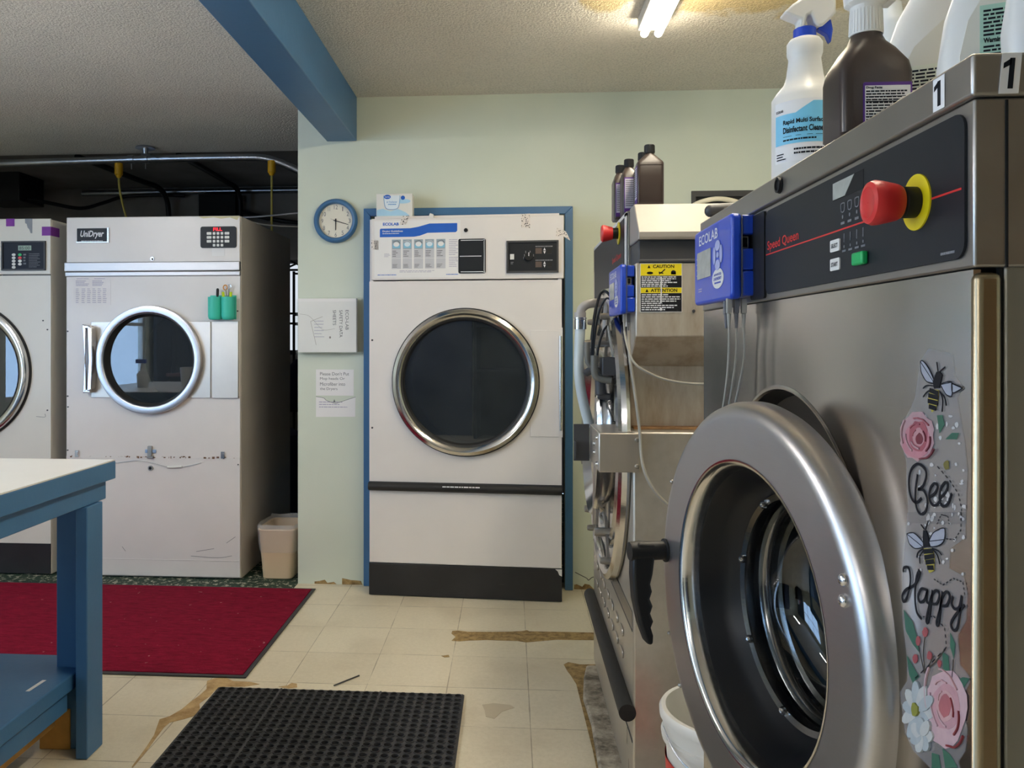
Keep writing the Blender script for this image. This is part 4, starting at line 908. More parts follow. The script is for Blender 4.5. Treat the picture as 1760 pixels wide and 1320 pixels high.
# door, swung slightly open on its near side
TH = math.radians(11.0); DC = Vector((.305, 1.102, .939)); DR = .281
tv = Vector((-math.sin(TH), math.cos(TH), 0)); nv = Vector((-math.cos(TH), -math.sin(TH), 0))
def D(a, b, c):
    p = DC + tv * a + Vector((0, 0, b)) + nv * c; return (p.x, p.y, p.z)
dr = MB(D).lathe(0, 0, [(.203, 0), (.2045, 0), (.259, 0), (.262, -.0001), (.270, -.002), (.277, -.008), (.281, -.018), (.281, -.034), (.277, -.042), (.262, -.046), (.20, -.046), (.189, -.042), (.190, -.022), (.192, -.010), (.196, -.003), (.199, -.0008)], 128, closed=True).build('door', 'steel_door', w1)
MB(D).lathe(0, 0, [(.2028, .0004), (.199, -.0003), (.1955, -.0027), (.1915, -.0095), (.1895, -.0215), (.1888, -.028)], 128).build('door_inner_lip', 'chrome', dr)
MB(D).lathe(0, 0, [(.1895, -.026), (.187, -.030), (.178, -.055), (.168, -.070), (.157, -.080), (.154, -.084)], 128).build('window_gasket', 'seal', dr)
MB(D).lathe(0, 0, [(.156, -.078), (.148, -.081), (.146, -.092), (.149, -.104), (.143, -.108), (.139, -.118), (.141, -.130), (.134, -.134)], 96).build('window_ring', steel('dark_chrome', rgb(128, 126, 124), .18, (1, 1, 6), .06), dr)
each(D, 'ring_bolt', 'chrome', dr, [(k * PI / 4 + .2,) for k in range(8)], lambda m, t: m.lathe(.151 * math.cos(t), .151 * math.sin(t), [(.0005, -.072), (.004, -.073), (.006, -.077), (.006, -.080)], 12))
MB(D).lathe(0, 0, [(.15, -.086), (.147, -.096), (.136, -.13), (.12, -.155), (.09, -.168), (.04, -.172), (.0005, -.172)], 96).build('glass_bowl', 'glass_bowl', dr)
each(D, 'hinge_bolt', 'chrome_b', dr, ((.112,), (.090,)), lambda m, z: m.ball((-.232, z, .001), .0075, sq=(1, 1, .7)))
each(D, 'rim_screw', 'steel_dark', dr, ((150,), (205,), (222,)), lambda m, a: m.ball((-.27 * math.cos(math.radians(a)), .27 * math.sin(math.radians(a)), -.001), .0038, n=10))
# handle
hd = MB(D).lathe(.258, .018, [(.0005, .062), (.015, .062), (.016, .058), (.015, .004), (.019, .003), (.019, 0)], 24)
pf = [(0.242, .030), (.272, .034), (.281, .022), (.282, -.02), (.279, -.06), (.270, -.10), (.258, -.132), (.248, -.134), (.247, -.118), (.251, -.105), (.247, -.095), (.252, -.082), (.248, -.070), (.253, -.058), (.249, -.046), (.252, -.034), (.248, -.018)]
hd.build('door_handle', 'black', dr)
def DH(a, b, c): return D(.262 + c, b, .062 + (.262 - a))      # grip lies in the plane that holds the door axis
MB(lambda a, b, c: D(.258 + c, b, .040 + (a - .262))).prism([(2 * .262 - x if False else x, z) for x, z in pf], -.013, .013).build('handle_grip', 'black', dr, bevel=.005, seg=3)

# bee sticker on the front panel
DEC = {
    'bee_text': [[(0.786,1.154),(0.793,1.149),(0.8,1.148),(0.807,1.153),(0.81,1.165),(0.805,1.178),(0.793,1.185),(0.781,1.183),(0.777,1.177),(0.783,1.166),(0.792,1.161),(0.782,1.162),(0.775,1.154),(0.778,1.144),(0.786,1.139),(0.793,1.141),(0.797,1.148),(0.797,1.16),(0.793,1.175)],[(0.771,1.158),(0.762,1.163),(0.757,1.17),(0.762,1.172),(0.769,1.167),(0.772,1.158),(0.767,1.152),(0.759,1.153),(0.752,1.159)],[(0.753,1.16),(0.744,1.167),(0.74,1.174),(0.744,1.176),(0.751,1.17),(0.754,1.16),(0.749,1.154),(0.74,1.158),(0.734,1.168)]],
    'happy_text': [[(0.821,1.075),(0.82,1.079),(0.813,1.082),(0.808,1.079),(0.807,1.068),(0.814,1.052),(0.821,1.046),(0.823,1.051),(0.816,1.059),(0.799,1.069),(0.792,1.077),(0.789,1.084),(0.792,1.085)],[(0.792,1.083),(0.796,1.075),(0.798,1.059),(0.795,1.045),(0.786,1.041)],[(0.776,1.071),(0.786,1.069),(0.792,1.06),(0.788,1.056),(0.78,1.061),(0.775,1.071),(0.777,1.061),(0.771,1.06)],[(0.766,1.074),(0.769,1.059),(0.774,1.042),(0.777,1.043),(0.773,1.055),(0.767,1.069),(0.759,1.076),(0.754,1.073),(0.759,1.064),(0.768,1.061)],[(0.749,1.078),(0.752,1.063),(0.756,1.046),(0.759,1.047),(0.754,1.059),(0.749,1.073),(0.742,1.08),(0.737,1.077),(0.742,1.068),(0.75,1.065)],[(0.732,1.079),(0.734,1.072),(0.729,1.069),(0.722,1.073),(0.718,1.084)],[(0.718,1.084),(0.721,1.068),(0.725,1.054),(0.731,1.05),(0.735,1.054),(0.728,1.064),(0.714,1.077)]],
    'trail': [[(0.757,1.188),(0.737,1.179),(0.723,1.17),(0.718,1.158),(0.719,1.146)],[(0.719,1.155),(0.719,1.14),(0.729,1.129),(0.745,1.126)],[(0.758,1.136),(0.751,1.146),(0.74,1.147),(0.737,1.139)],[(0.763,1.085),(0.748,1.084),(0.731,1.095),(0.716,1.096),(0.713,1.084)],[(0.783,1.044),(0.764,1.051),(0.745,1.047),(0.742,1.031),(0.771,1.004),(0.803,0.976)]],
    'bee1_wings': [[(0.788,1.282),(0.782,1.282),(0.771,1.274),(0.763,1.263),(0.777,1.264),(0.786,1.272)],[(0.752,1.262),(0.746,1.264),(0.734,1.265),(0.734,1.253),(0.743,1.254)],[(0.734,1.264),(0.718,1.261),(0.732,1.256)]],
    'bee1_body': [(0.759,1.273),(0.754,1.274),(0.749,1.271),(0.751,1.266),(0.754,1.259),(0.763,1.258),(0.765,1.264)],
    'bee1_ab': [[(0.77,1.257),(0.756,1.257),(0.757,1.247),(0.76,1.241),(0.767,1.236),(0.773,1.242),(0.774,1.249)]],
    'bee1_str': [[(0.771,1.256),(0.756,1.254)],[(0.773,1.251),(0.756,1.25)],[(0.774,1.246),(0.757,1.245)],[(0.772,1.241),(0.76,1.24)]],
    'bee1_legs': [[(0.764,1.26),(0.776,1.26),(0.783,1.257)],[(0.766,1.257),(0.776,1.254),(0.783,1.249)],[(0.754,1.256),(0.749,1.249),(0.75,1.238)],[(0.753,1.255),(0.746,1.251),(0.743,1.244)],[(0.757,1.274),(0.759,1.282)],[(0.753,1.274),(0.745,1.278)]],
    'bee2_wings': [[(0.814,1.114),(0.8,1.118),(0.782,1.113),(0.783,1.109),(0.798,1.104),(0.809,1.106)],[(0.772,1.117),(0.764,1.127),(0.746,1.135),(0.746,1.125),(0.754,1.118),(0.769,1.113)]],
    'bee2_body': [(0.782,1.125),(0.777,1.126),(0.773,1.121),(0.771,1.112),(0.782,1.109),(0.783,1.117)],
    'bee2_ab': [[(0.782,1.108),(0.766,1.112),(0.763,1.104),(0.764,1.092),(0.772,1.088),(0.78,1.097)]],
    'bee2_str': [[(0.782,1.105),(0.765,1.11)],[(0.78,1.1),(0.763,1.106)],[(0.778,1.096),(0.763,1.101)],[(0.775,1.092),(0.764,1.095)]],
    'bee2_legs': [[(0.782,1.108),(0.792,1.102),(0.795,1.096)],[(0.781,1.107),(0.789,1.099),(0.789,1.092)],[(0.767,1.112),(0.756,1.112),(0.751,1.11)],[(0.766,1.111),(0.758,1.108),(0.754,1.101)],[(0.781,1.126),(0.787,1.129)],[(0.779,1.126),(0.774,1.135)]],
    'rose1': [[(0.766,1.215),(0.764,1.208),(0.769,1.201),(0.775,1.193),(0.785,1.192),(0.794,1.187),(0.804,1.189),(0.813,1.188),(0.819,1.192),(0.828,1.2),(0.824,1.208),(0.828,1.215),(0.819,1.223),(0.811,1.228),(0.804,1.233),(0.794,1.234),(0.785,1.235),(0.777,1.23),(0.768,1.228),(0.764,1.221)],[(0.768,1.209),(0.773,1.204),(0.775,1.198),(0.782,1.194),(0.791,1.19),(0.8,1.19),(0.809,1.19),(0.817,1.192),(0.823,1.197),(0.822,1.203),(0.819,1.209),(0.816,1.214),(0.808,1.22),(0.8,1.222),(0.791,1.221),(0.783,1.221),(0.776,1.22),(0.771,1.214)],[(0.775,1.213),(0.776,1.208),(0.779,1.203),(0.785,1.198),(0.791,1.197),(0.798,1.197),(0.804,1.199),(0.808,1.204),(0.809,1.209),(0.808,1.216),(0.804,1.22),(0.798,1.225),(0.791,1.225),(0.784,1.226),(0.779,1.224),(0.775,1.219)],[(0.78,1.212),(0.78,1.208),(0.784,1.204),(0.788,1.202),(0.793,1.202),(0.798,1.203),(0.801,1.206),(0.802,1.209),(0.802,1.213),(0.798,1.216),(0.793,1.219),(0.788,1.22),(0.783,1.217),(0.78,1.215)],[(0.782,1.21),(0.783,1.207),(0.785,1.205),(0.789,1.204),(0.793,1.204),(0.795,1.206),(0.796,1.208),(0.795,1.211),(0.792,1.213),(0.789,1.215),(0.785,1.214),(0.783,1.212)]],
    'rose2': [[(0.71,0.992),(0.713,0.981),(0.72,0.967),(0.725,0.957),(0.734,0.947),(0.745,0.94),(0.756,0.939),(0.766,0.937),(0.772,0.943),(0.781,0.949),(0.783,0.959),(0.781,0.971),(0.771,0.986),(0.767,0.995),(0.755,1.003),(0.745,1.009),(0.733,1.014),(0.726,1.013),(0.718,1.009),(0.711,1.002)],[(0.721,0.988),(0.721,0.982),(0.725,0.973),(0.732,0.965),(0.739,0.96),(0.747,0.957),(0.755,0.954),(0.761,0.957),(0.767,0.96),(0.768,0.967),(0.768,0.973),(0.763,0.982),(0.755,0.99),(0.747,0.997),(0.739,1.0),(0.731,1.0),(0.725,0.998),(0.723,0.994)],[(0.729,0.984),(0.73,0.978),(0.733,0.973),(0.737,0.969),(0.744,0.964),(0.75,0.962),(0.755,0.962),(0.758,0.966),(0.759,0.971),(0.759,0.977),(0.755,0.982),(0.75,0.989),(0.744,0.992),(0.738,0.993),(0.733,0.992),(0.729,0.989)],[(0.734,0.983),(0.736,0.977),(0.738,0.973),(0.742,0.97),(0.746,0.967),(0.75,0.968),(0.754,0.97),(0.755,0.974),(0.753,0.979),(0.75,0.984),(0.746,0.988),(0.742,0.99),(0.738,0.989),(0.735,0.987)]],
    'daisy': [[(0.765,0.961),(0.767,0.957),(0.773,0.953),(0.78,0.95),(0.787,0.949),(0.791,0.95),(0.792,0.953),(0.79,0.957),(0.784,0.961),(0.777,0.964),(0.77,0.965),(0.766,0.964)],[(0.77,0.943),(0.774,0.941),(0.78,0.94),(0.787,0.941),(0.792,0.945),(0.794,0.949),(0.792,0.953),(0.788,0.956),(0.782,0.956),(0.776,0.955),(0.771,0.952),(0.769,0.947)],[(0.788,0.923),(0.792,0.923),(0.796,0.927),(0.798,0.934),(0.798,0.942),(0.796,0.949),(0.792,0.953),(0.788,0.953),(0.785,0.949),(0.783,0.942),(0.783,0.935),(0.784,0.928)],[(0.811,0.918),(0.813,0.92),(0.812,0.926),(0.808,0.935),(0.803,0.944),(0.797,0.951),(0.792,0.953),(0.79,0.951),(0.791,0.944),(0.795,0.936),(0.8,0.927),(0.806,0.92)],[(0.822,0.928),(0.822,0.932),(0.817,0.939),(0.81,0.945),(0.802,0.951),(0.796,0.954),(0.792,0.953),(0.793,0.949),(0.797,0.943),(0.804,0.937),(0.812,0.931),(0.818,0.928)],[(0.821,0.945),(0.818,0.949),(0.812,0.953),(0.805,0.956),(0.798,0.957),(0.793,0.956),(0.792,0.953),(0.795,0.949),(0.801,0.945),(0.808,0.942),(0.815,0.941),(0.82,0.942)],[(0.814,0.963),(0.81,0.965),(0.804,0.966),(0.797,0.964),(0.793,0.961),(0.791,0.957),(0.792,0.953),(0.797,0.95),(0.803,0.949),(0.809,0.951),(0.814,0.954),(0.816,0.958)],[(0.796,0.979),(0.792,0.979),(0.789,0.976),(0.787,0.97),(0.787,0.963),(0.789,0.957),(0.792,0.953),(0.796,0.953),(0.8,0.956),(0.802,0.962),(0.802,0.969),(0.8,0.975)],[(0.777,0.982),(0.775,0.98),(0.775,0.975),(0.778,0.967),(0.783,0.96),(0.788,0.955),(0.792,0.953),(0.795,0.955),(0.794,0.96),(0.791,0.968),(0.787,0.975),(0.781,0.98)],[(0.763,0.977),(0.763,0.974),(0.767,0.968),(0.774,0.961),(0.782,0.956),(0.789,0.953),(0.792,0.953),(0.792,0.957),(0.787,0.963),(0.78,0.97),(0.773,0.975),(0.766,0.978)],[(0.763,0.942),(0.765,0.938),(0.769,0.934),(0.774,0.931),(0.779,0.93),(0.782,0.931),(0.783,0.934),(0.782,0.937),(0.778,0.941),(0.772,0.944),(0.767,0.945),(0.764,0.944)],[(0.772,0.925),(0.776,0.922),(0.78,0.921),(0.784,0.923),(0.786,0.926),(0.786,0.93),(0.783,0.934),(0.779,0.936),(0.775,0.937),(0.772,0.935),(0.77,0.932),(0.77,0.929)],[(0.79,0.914),(0.793,0.914),(0.795,0.917),(0.794,0.922),(0.791,0.927),(0.787,0.932),(0.783,0.934),(0.78,0.933),(0.779,0.93),(0.78,0.925),(0.782,0.92),(0.786,0.916)],[(0.804,0.918),(0.803,0.921),(0.801,0.926),(0.796,0.93),(0.791,0.934),(0.786,0.935),(0.783,0.934),(0.783,0.93),(0.786,0.926),(0.791,0.921),(0.796,0.918),(0.801,0.917)],[(0.802,0.934),(0.798,0.938),(0.793,0.94),(0.788,0.941),(0.784,0.94),(0.783,0.937),(0.783,0.934),(0.787,0.93),(0.791,0.927),(0.796,0.927),(0.8,0.928),(0.802,0.93)],[(0.786,0.949),(0.782,0.95),(0.779,0.949),(0.777,0.946),(0.778,0.941),(0.78,0.937),(0.783,0.934),(0.787,0.932),(0.791,0.934),(0.792,0.937),(0.792,0.942),(0.79,0.946)],[(0.769,0.953),(0.767,0.95),(0.768,0.946),(0.771,0.941),(0.775,0.937),(0.78,0.934),(0.783,0.934),(0.785,0.936),(0.784,0.94),(0.781,0.945),(0.777,0.949),(0.773,0.952)]],
    'daisy_c': [[(0.788,0.955),(0.788,0.952),(0.791,0.948),(0.794,0.946),(0.798,0.945),(0.799,0.947),(0.8,0.949),(0.8,0.952),(0.798,0.957),(0.794,0.959),(0.791,0.958),(0.788,0.958)]],
    'leaves': [[(0.821,1.038),(0.803,1.032),(0.795,1.02),(0.791,1.008),(0.803,1.011),(0.817,1.019)],[(0.737,1.046),(0.729,1.039),(0.731,1.025),(0.737,1.033)],[(0.75,1.024),(0.74,1.024),(0.738,1.008),(0.748,1.004)],[(0.815,0.996),(0.8,0.989),(0.791,0.985),(0.803,0.974),(0.81,0.979)],[(0.732,1.004),(0.717,1.015),(0.707,1.018),(0.719,1.002),(0.731,0.996)],[(0.768,0.925),(0.756,0.929),(0.752,0.919),(0.768,0.911)],[(0.75,0.938),(0.737,0.939),(0.725,0.934),(0.745,0.923)],[(0.759,1.234),(0.75,1.235),(0.746,1.227),(0.755,1.218),(0.757,1.227)],[(0.745,1.214),(0.734,1.221),(0.723,1.222),(0.727,1.216)]],
    'berries': [[(0.774,1.033),(0.776,1.029),(0.778,1.027),(0.781,1.026),(0.783,1.026),(0.785,1.029),(0.783,1.032),(0.781,1.035),(0.778,1.036),(0.775,1.035)],[(0.788,1.02),(0.789,1.017),(0.791,1.014),(0.794,1.013),(0.796,1.014),(0.797,1.016),(0.796,1.019),(0.794,1.022),(0.791,1.023),(0.789,1.022)],[(0.767,1.014),(0.768,1.011),(0.77,1.009),(0.773,1.008),(0.776,1.008),(0.776,1.01),(0.775,1.013),(0.773,1.016),(0.77,1.016),(0.768,1.016)],[(0.793,1.001),(0.794,0.998),(0.796,0.996),(0.799,0.994),(0.802,0.995),(0.803,0.997),(0.802,1.0),(0.799,1.003),(0.796,1.004),(0.794,1.004)],[(0.751,1.013),(0.752,1.011),(0.753,1.009),(0.755,1.008),(0.757,1.009),(0.758,1.011),(0.757,1.013),(0.755,1.015),(0.753,1.015),(0.752,1.015)]],
    'stems': [[(0.78,1.027),(0.783,1.011),(0.78,0.993)],[(0.792,1.013),(0.787,1.003),(0.781,0.992)],[(0.764,1.015),(0.775,1.0),(0.779,0.992)],[(0.745,1.028),(0.764,1.008),(0.78,0.996)],[(0.732,1.024),(0.734,1.005)]],
    'dots': [[(0.739,1.167),(0.74,1.165),(0.742,1.163),(0.745,1.164),(0.745,1.165),(0.745,1.167),(0.742,1.169),(0.74,1.168)],[(0.733,1.15),(0.733,1.149),(0.734,1.148),(0.735,1.148),(0.735,1.149),(0.735,1.151),(0.734,1.151),(0.733,1.151)],[(0.716,1.18),(0.717,1.179),(0.72,1.178),(0.722,1.178),(0.723,1.179),(0.722,1.179),(0.72,1.18),(0.717,1.18)],[(0.751,1.215),(0.752,1.213),(0.754,1.212),(0.755,1.213),(0.756,1.214),(0.756,1.215),(0.754,1.216),(0.752,1.216)],[(0.788,1.213),(0.789,1.212),(0.79,1.211),(0.792,1.211),(0.792,1.213),(0.792,1.215),(0.79,1.216),(0.789,1.215)],[(0.729,1.226),(0.73,1.225),(0.732,1.224),(0.734,1.224),(0.735,1.225),(0.734,1.226),(0.732,1.227),(0.73,1.226)],[(0.741,1.228),(0.742,1.226),(0.743,1.225),(0.744,1.226),(0.744,1.227),(0.744,1.229),(0.743,1.23),(0.742,1.229)],[(0.77,1.216),(0.771,1.214),(0.774,1.213),(0.777,1.213),(0.778,1.215),(0.777,1.216),(0.774,1.218),(0.771,1.217)],[(0.765,1.139),(0.766,1.137),(0.768,1.136),(0.77,1.136),(0.771,1.138),(0.77,1.139),(0.768,1.141),(0.766,1.14)],[(0.771,1.14),(0.772,1.137),(0.774,1.136),(0.777,1.137),(0.778,1.138),(0.776,1.14),(0.774,1.142),(0.772,1.141)],[(0.721,1.213),(0.722,1.212),(0.723,1.212),(0.724,1.212),(0.725,1.213),(0.724,1.214),(0.723,1.214),(0.721,1.214)],[(0.777,1.231),(0.778,1.229),(0.779,1.228),(0.781,1.229),(0.781,1.23),(0.781,1.232),(0.779,1.233),(0.778,1.232)],[(0.789,1.164),(0.789,1.163),(0.791,1.162),(0.793,1.162),(0.793,1.163),(0.793,1.164),(0.791,1.165),(0.789,1.165)],[(0.726,1.194),(0.727,1.193),(0.728,1.193),(0.729,1.193),(0.73,1.194),(0.73,1.195),(0.728,1.196),(0.727,1.196)],[(0.733,1.235),(0.734,1.235),(0.736,1.234),(0.739,1.234),(0.74,1.235),(0.739,1.236),(0.736,1.236),(0.734,1.236)],[(0.732,1.158),(0.732,1.156),(0.733,1.155),(0.734,1.156),(0.734,1.157),(0.734,1.159),(0.733,1.16),(0.732,1.159)],[(0.76,1.179),(0.761,1.179),(0.762,1.178),(0.763,1.178),(0.763,1.179),(0.763,1.18),(0.762,1.18),(0.761,1.18)],[(0.774,1.137),(0.775,1.136),(0.776,1.135),(0.778,1.135),(0.778,1.137),(0.778,1.138),(0.776,1.139),(0.775,1.139)],[(0.719,1.151),(0.719,1.15),(0.72,1.149),(0.722,1.149),(0.722,1.15),(0.722,1.151),(0.72,1.152),(0.719,1.152)],[(0.748,1.161),(0.749,1.16),(0.75,1.159),(0.751,1.159),(0.751,1.161),(0.751,1.162),(0.75,1.163),(0.749,1.163)],[(0.728,1.157),(0.729,1.155),(0.73,1.154),(0.731,1.154),(0.731,1.156),(0.731,1.158),(0.73,1.159),(0.729,1.159)],[(0.781,1.201),(0.781,1.199),(0.784,1.198),(0.786,1.199),(0.787,1.2),(0.786,1.202),(0.784,1.203),(0.781,1.203)],[(0.761,1.144),(0.762,1.142),(0.764,1.142),(0.766,1.142),(0.767,1.142),(0.766,1.144),(0.764,1.145),(0.762,1.145)],[(0.764,1.22),(0.764,1.219),(0.766,1.219),(0.767,1.219),(0.767,1.22),(0.767,1.221),(0.766,1.221),(0.764,1.221)],[(0.736,1.142),(0.736,1.141),(0.737,1.14),(0.739,1.14),(0.739,1.141),(0.739,1.142),(0.737,1.142),(0.736,1.142)],[(0.715,1.191),(0.715,1.19),(0.717,1.19),(0.718,1.19),(0.718,1.191),(0.718,1.192),(0.717,1.192),(0.715,1.192)],[(0.742,1.157),(0.743,1.156),(0.744,1.155),(0.746,1.156),(0.747,1.156),(0.746,1.158),(0.744,1.159),(0.743,1.159)],[(0.785,1.139),(0.785,1.138),(0.787,1.137),(0.788,1.137),(0.788,1.139),(0.788,1.14),(0.787,1.141),(0.786,1.14)],[(0.724,1.229),(0.725,1.227),(0.727,1.226),(0.729,1.227),(0.73,1.229),(0.729,1.23),(0.727,1.231),(0.725,1.231)],[(0.74,1.162),(0.741,1.16),(0.742,1.16),(0.743,1.16),(0.743,1.161),(0.743,1.162),(0.742,1.163),(0.741,1.163)],[(0.777,1.149),(0.778,1.147),(0.779,1.146),(0.78,1.147),(0.781,1.148),(0.781,1.149),(0.779,1.15),(0.777,1.15)],[(0.713,1.161),(0.713,1.159),(0.716,1.159),(0.718,1.159),(0.719,1.16),(0.718,1.161),(0.716,1.162),(0.713,1.162)],[(0.75,1.166),(0.751,1.164),(0.752,1.164),(0.754,1.164),(0.755,1.165),(0.754,1.166),(0.752,1.167),(0.751,1.167)],[(0.757,1.224),(0.757,1.222),(0.759,1.221),(0.76,1.222),(0.761,1.224),(0.76,1.226),(0.759,1.227),(0.757,1.226)],[(0.716,1.182),(0.717,1.181),(0.718,1.18),(0.72,1.18),(0.721,1.181),(0.72,1.182),(0.718,1.183),(0.717,1.183)],[(0.78,1.208),(0.781,1.206),(0.784,1.205),(0.786,1.206),(0.788,1.208),(0.786,1.209),(0.784,1.211),(0.781,1.21)],[(0.759,1.158),(0.76,1.156),(0.762,1.155),(0.764,1.156),(0.765,1.157),(0.764,1.159),(0.762,1.16),(0.76,1.16)],[(0.737,1.165),(0.738,1.163),(0.739,1.163),(0.741,1.163),(0.741,1.164),(0.741,1.166),(0.739,1.167),(0.738,1.166)],[(0.765,1.188),(0.766,1.187),(0.768,1.186),(0.771,1.186),(0.772,1.187),(0.771,1.189),(0.768,1.19),(0.766,1.189)],[(0.764,1.141),(0.765,1.139),(0.767,1.138),(0.769,1.138),(0.77,1.139),(0.769,1.141),(0.767,1.142),(0.765,1.142)],[(0.788,1.178),(0.789,1.176),(0.79,1.175),(0.792,1.176),(0.792,1.177),(0.792,1.179),(0.79,1.18),(0.789,1.18)],[(0.751,1.157),(0.752,1.155),(0.754,1.154),(0.756,1.154),(0.757,1.155),(0.756,1.157),(0.754,1.158),(0.752,1.158)],[(0.76,1.173),(0.761,1.171),(0.763,1.17),(0.766,1.17),(0.766,1.172),(0.765,1.173),(0.763,1.174),(0.761,1.174)],[(0.76,1.152),(0.761,1.151),(0.763,1.149),(0.765,1.15),(0.766,1.151),(0.765,1.153),(0.763,1.154),(0.76,1.153)],[(0.715,1.15),(0.715,1.149),(0.717,1.148),(0.719,1.148),(0.719,1.149),(0.719,1.151),(0.717,1.151),(0.716,1.151)],[(0.774,1.15),(0.775,1.149),(0.778,1.148),(0.78,1.148),(0.781,1.149),(0.78,1.15),(0.778,1.151),(0.775,1.151)],[(0.74,1.11),(0.741,1.109),(0.742,1.108),(0.744,1.108),(0.745,1.108),(0.744,1.109),(0.742,1.11),(0.741,1.11)],[(0.732,1.119),(0.732,1.118),(0.734,1.117),(0.736,1.117),(0.736,1.118),(0.736,1.119),(0.734,1.12),(0.732,1.12)],[(0.746,1.105),(0.747,1.104),(0.749,1.102),(0.751,1.103),(0.751,1.104),(0.75,1.105),(0.749,1.106),(0.747,1.106)],[(0.809,1.125),(0.81,1.123),(0.812,1.123),(0.813,1.122),(0.814,1.124),(0.813,1.125),(0.812,1.126),(0.81,1.126)],[(0.788,1.099),(0.788,1.098),(0.79,1.097),(0.792,1.097),(0.793,1.098),(0.792,1.098),(0.79,1.099),(0.789,1.099)],[(0.762,1.131),(0.763,1.131),(0.764,1.13),(0.765,1.13),(0.765,1.131),(0.765,1.132),(0.764,1.132),(0.763,1.132)],[(0.778,1.13),(0.779,1.13),(0.78,1.129),(0.781,1.129),(0.781,1.13),(0.781,1.131),(0.78,1.131),(0.779,1.131)],[(0.762,1.123),(0.763,1.122),(0.764,1.121),(0.766,1.121),(0.767,1.122),(0.766,1.123),(0.764,1.124),(0.763,1.124)],[(0.787,1.087),(0.787,1.085),(0.788,1.085),(0.789,1.085),(0.79,1.086),(0.789,1.087),(0.788,1.088),(0.787,1.087)],[(0.782,1.116),(0.783,1.115),(0.784,1.114),(0.785,1.114),(0.786,1.116),(0.785,1.117),(0.784,1.118),(0.783,1.117)],[(0.771,1.14),(0.772,1.139),(0.774,1.139),(0.776,1.139),(0.776,1.139),(0.776,1.14),(0.774,1.141),(0.772,1.141)],[(0.754,1.127),(0.755,1.125),(0.757,1.124),(0.758,1.125),(0.759,1.126),(0.758,1.128),(0.757,1.129),(0.755,1.128)],[(0.728,1.129),(0.729,1.128),(0.73,1.127),(0.732,1.127),(0.733,1.128),(0.732,1.129),(0.73,1.13),(0.729,1.13)],[(0.772,1.134),(0.773,1.133),(0.774,1.132),(0.776,1.132),(0.777,1.133),(0.776,1.134),(0.774,1.135),(0.773,1.135)],[(0.716,1.103),(0.716,1.102),(0.718,1.101),(0.719,1.101),(0.72,1.102),(0.719,1.103),(0.718,1.104),(0.716,1.104)],[(0.722,1.153),(0.723,1.152),(0.724,1.151),(0.725,1.151),(0.725,1.152),(0.725,1.153),(0.724,1.154),(0.723,1.154)],[(0.747,1.14),(0.748,1.138),(0.75,1.137),(0.751,1.137),(0.752,1.139),(0.751,1.14),(0.75,1.141),(0.748,1.141)],[(0.772,1.118),(0.772,1.117),(0.774,1.116),(0.775,1.116),(0.775,1.117),(0.775,1.118),(0.774,1.118),(0.772,1.118)],[(0.714,1.134),(0.715,1.133),(0.717,1.132),(0.718,1.132),(0.719,1.133),(0.718,1.135),(0.717,1.136),(0.715,1.136)],[(0.749,1.133),(0.749,1.132),(0.752,1.13),(0.754,1.131),(0.754,1.131),(0.754,1.133),(0.752,1.134),(0.75,1.134)],[(0.766,1.125),(0.767,1.124),(0.77,1.123),(0.772,1.123),(0.773,1.124),(0.772,1.125),(0.77,1.126),(0.767,1.126)],[(0.782,1.113),(0.782,1.111),(0.783,1.11),(0.784,1.111),(0.785,1.112),(0.784,1.113),(0.783,1.114),(0.782,1.114)]],
    'film': [[(0.775,1.294),(0.751,1.292),(0.734,1.289),(0.731,1.271),(0.718,1.262),(0.727,1.252),(0.721,1.232),(0.716,1.217),(0.711,1.192),(0.714,1.146),(0.811,1.125),(0.816,1.156),(0.817,1.184),(0.826,1.198),(0.828,1.22),(0.814,1.23),(0.8,1.247),(0.79,1.283)],[(0.815,1.135),(0.714,1.156),(0.714,1.135),(0.738,1.119),(0.74,1.101),(0.717,1.101),(0.711,1.088),(0.713,1.065),(0.726,1.047),(0.722,1.023),(0.708,1.019),(0.707,1.015),(0.72,0.996),(0.711,0.973),(0.714,0.954),(0.725,0.939),(0.722,0.935),(0.771,0.909),(0.803,0.909),(0.819,0.918),(0.826,0.941),(0.83,0.953),(0.815,0.971),(0.815,0.992),(0.824,1.026),(0.826,1.075)]],
    'bee3': [[(0.739,1.192),(0.739,1.189),(0.741,1.188),(0.744,1.187),(0.746,1.188),(0.748,1.191),(0.747,1.193),(0.744,1.195),(0.741,1.196),(0.739,1.195)]],
}
dc = MB(P)
for q in DEC['film']: dc.prism(q, .0003, .0006)
dc = dc.build('bee_sticker', 'decalfilm', w1)
def dcol(n, c): return plain('sticker_' + n, rgb(*[int(x * .86) for x in c]), .5, var=.08, vs=90)
def layer(name, items, mat, c):
    m = MB(P)
    for q in items: m.prism(q, .0007, c)
    return m.build(name, mat, dc)
layer('white_blossom_dots', DEC['dots'], film('sticker_dots', rgb(222, 218, 216), .5), .0008)['kind'] = 'stuff'
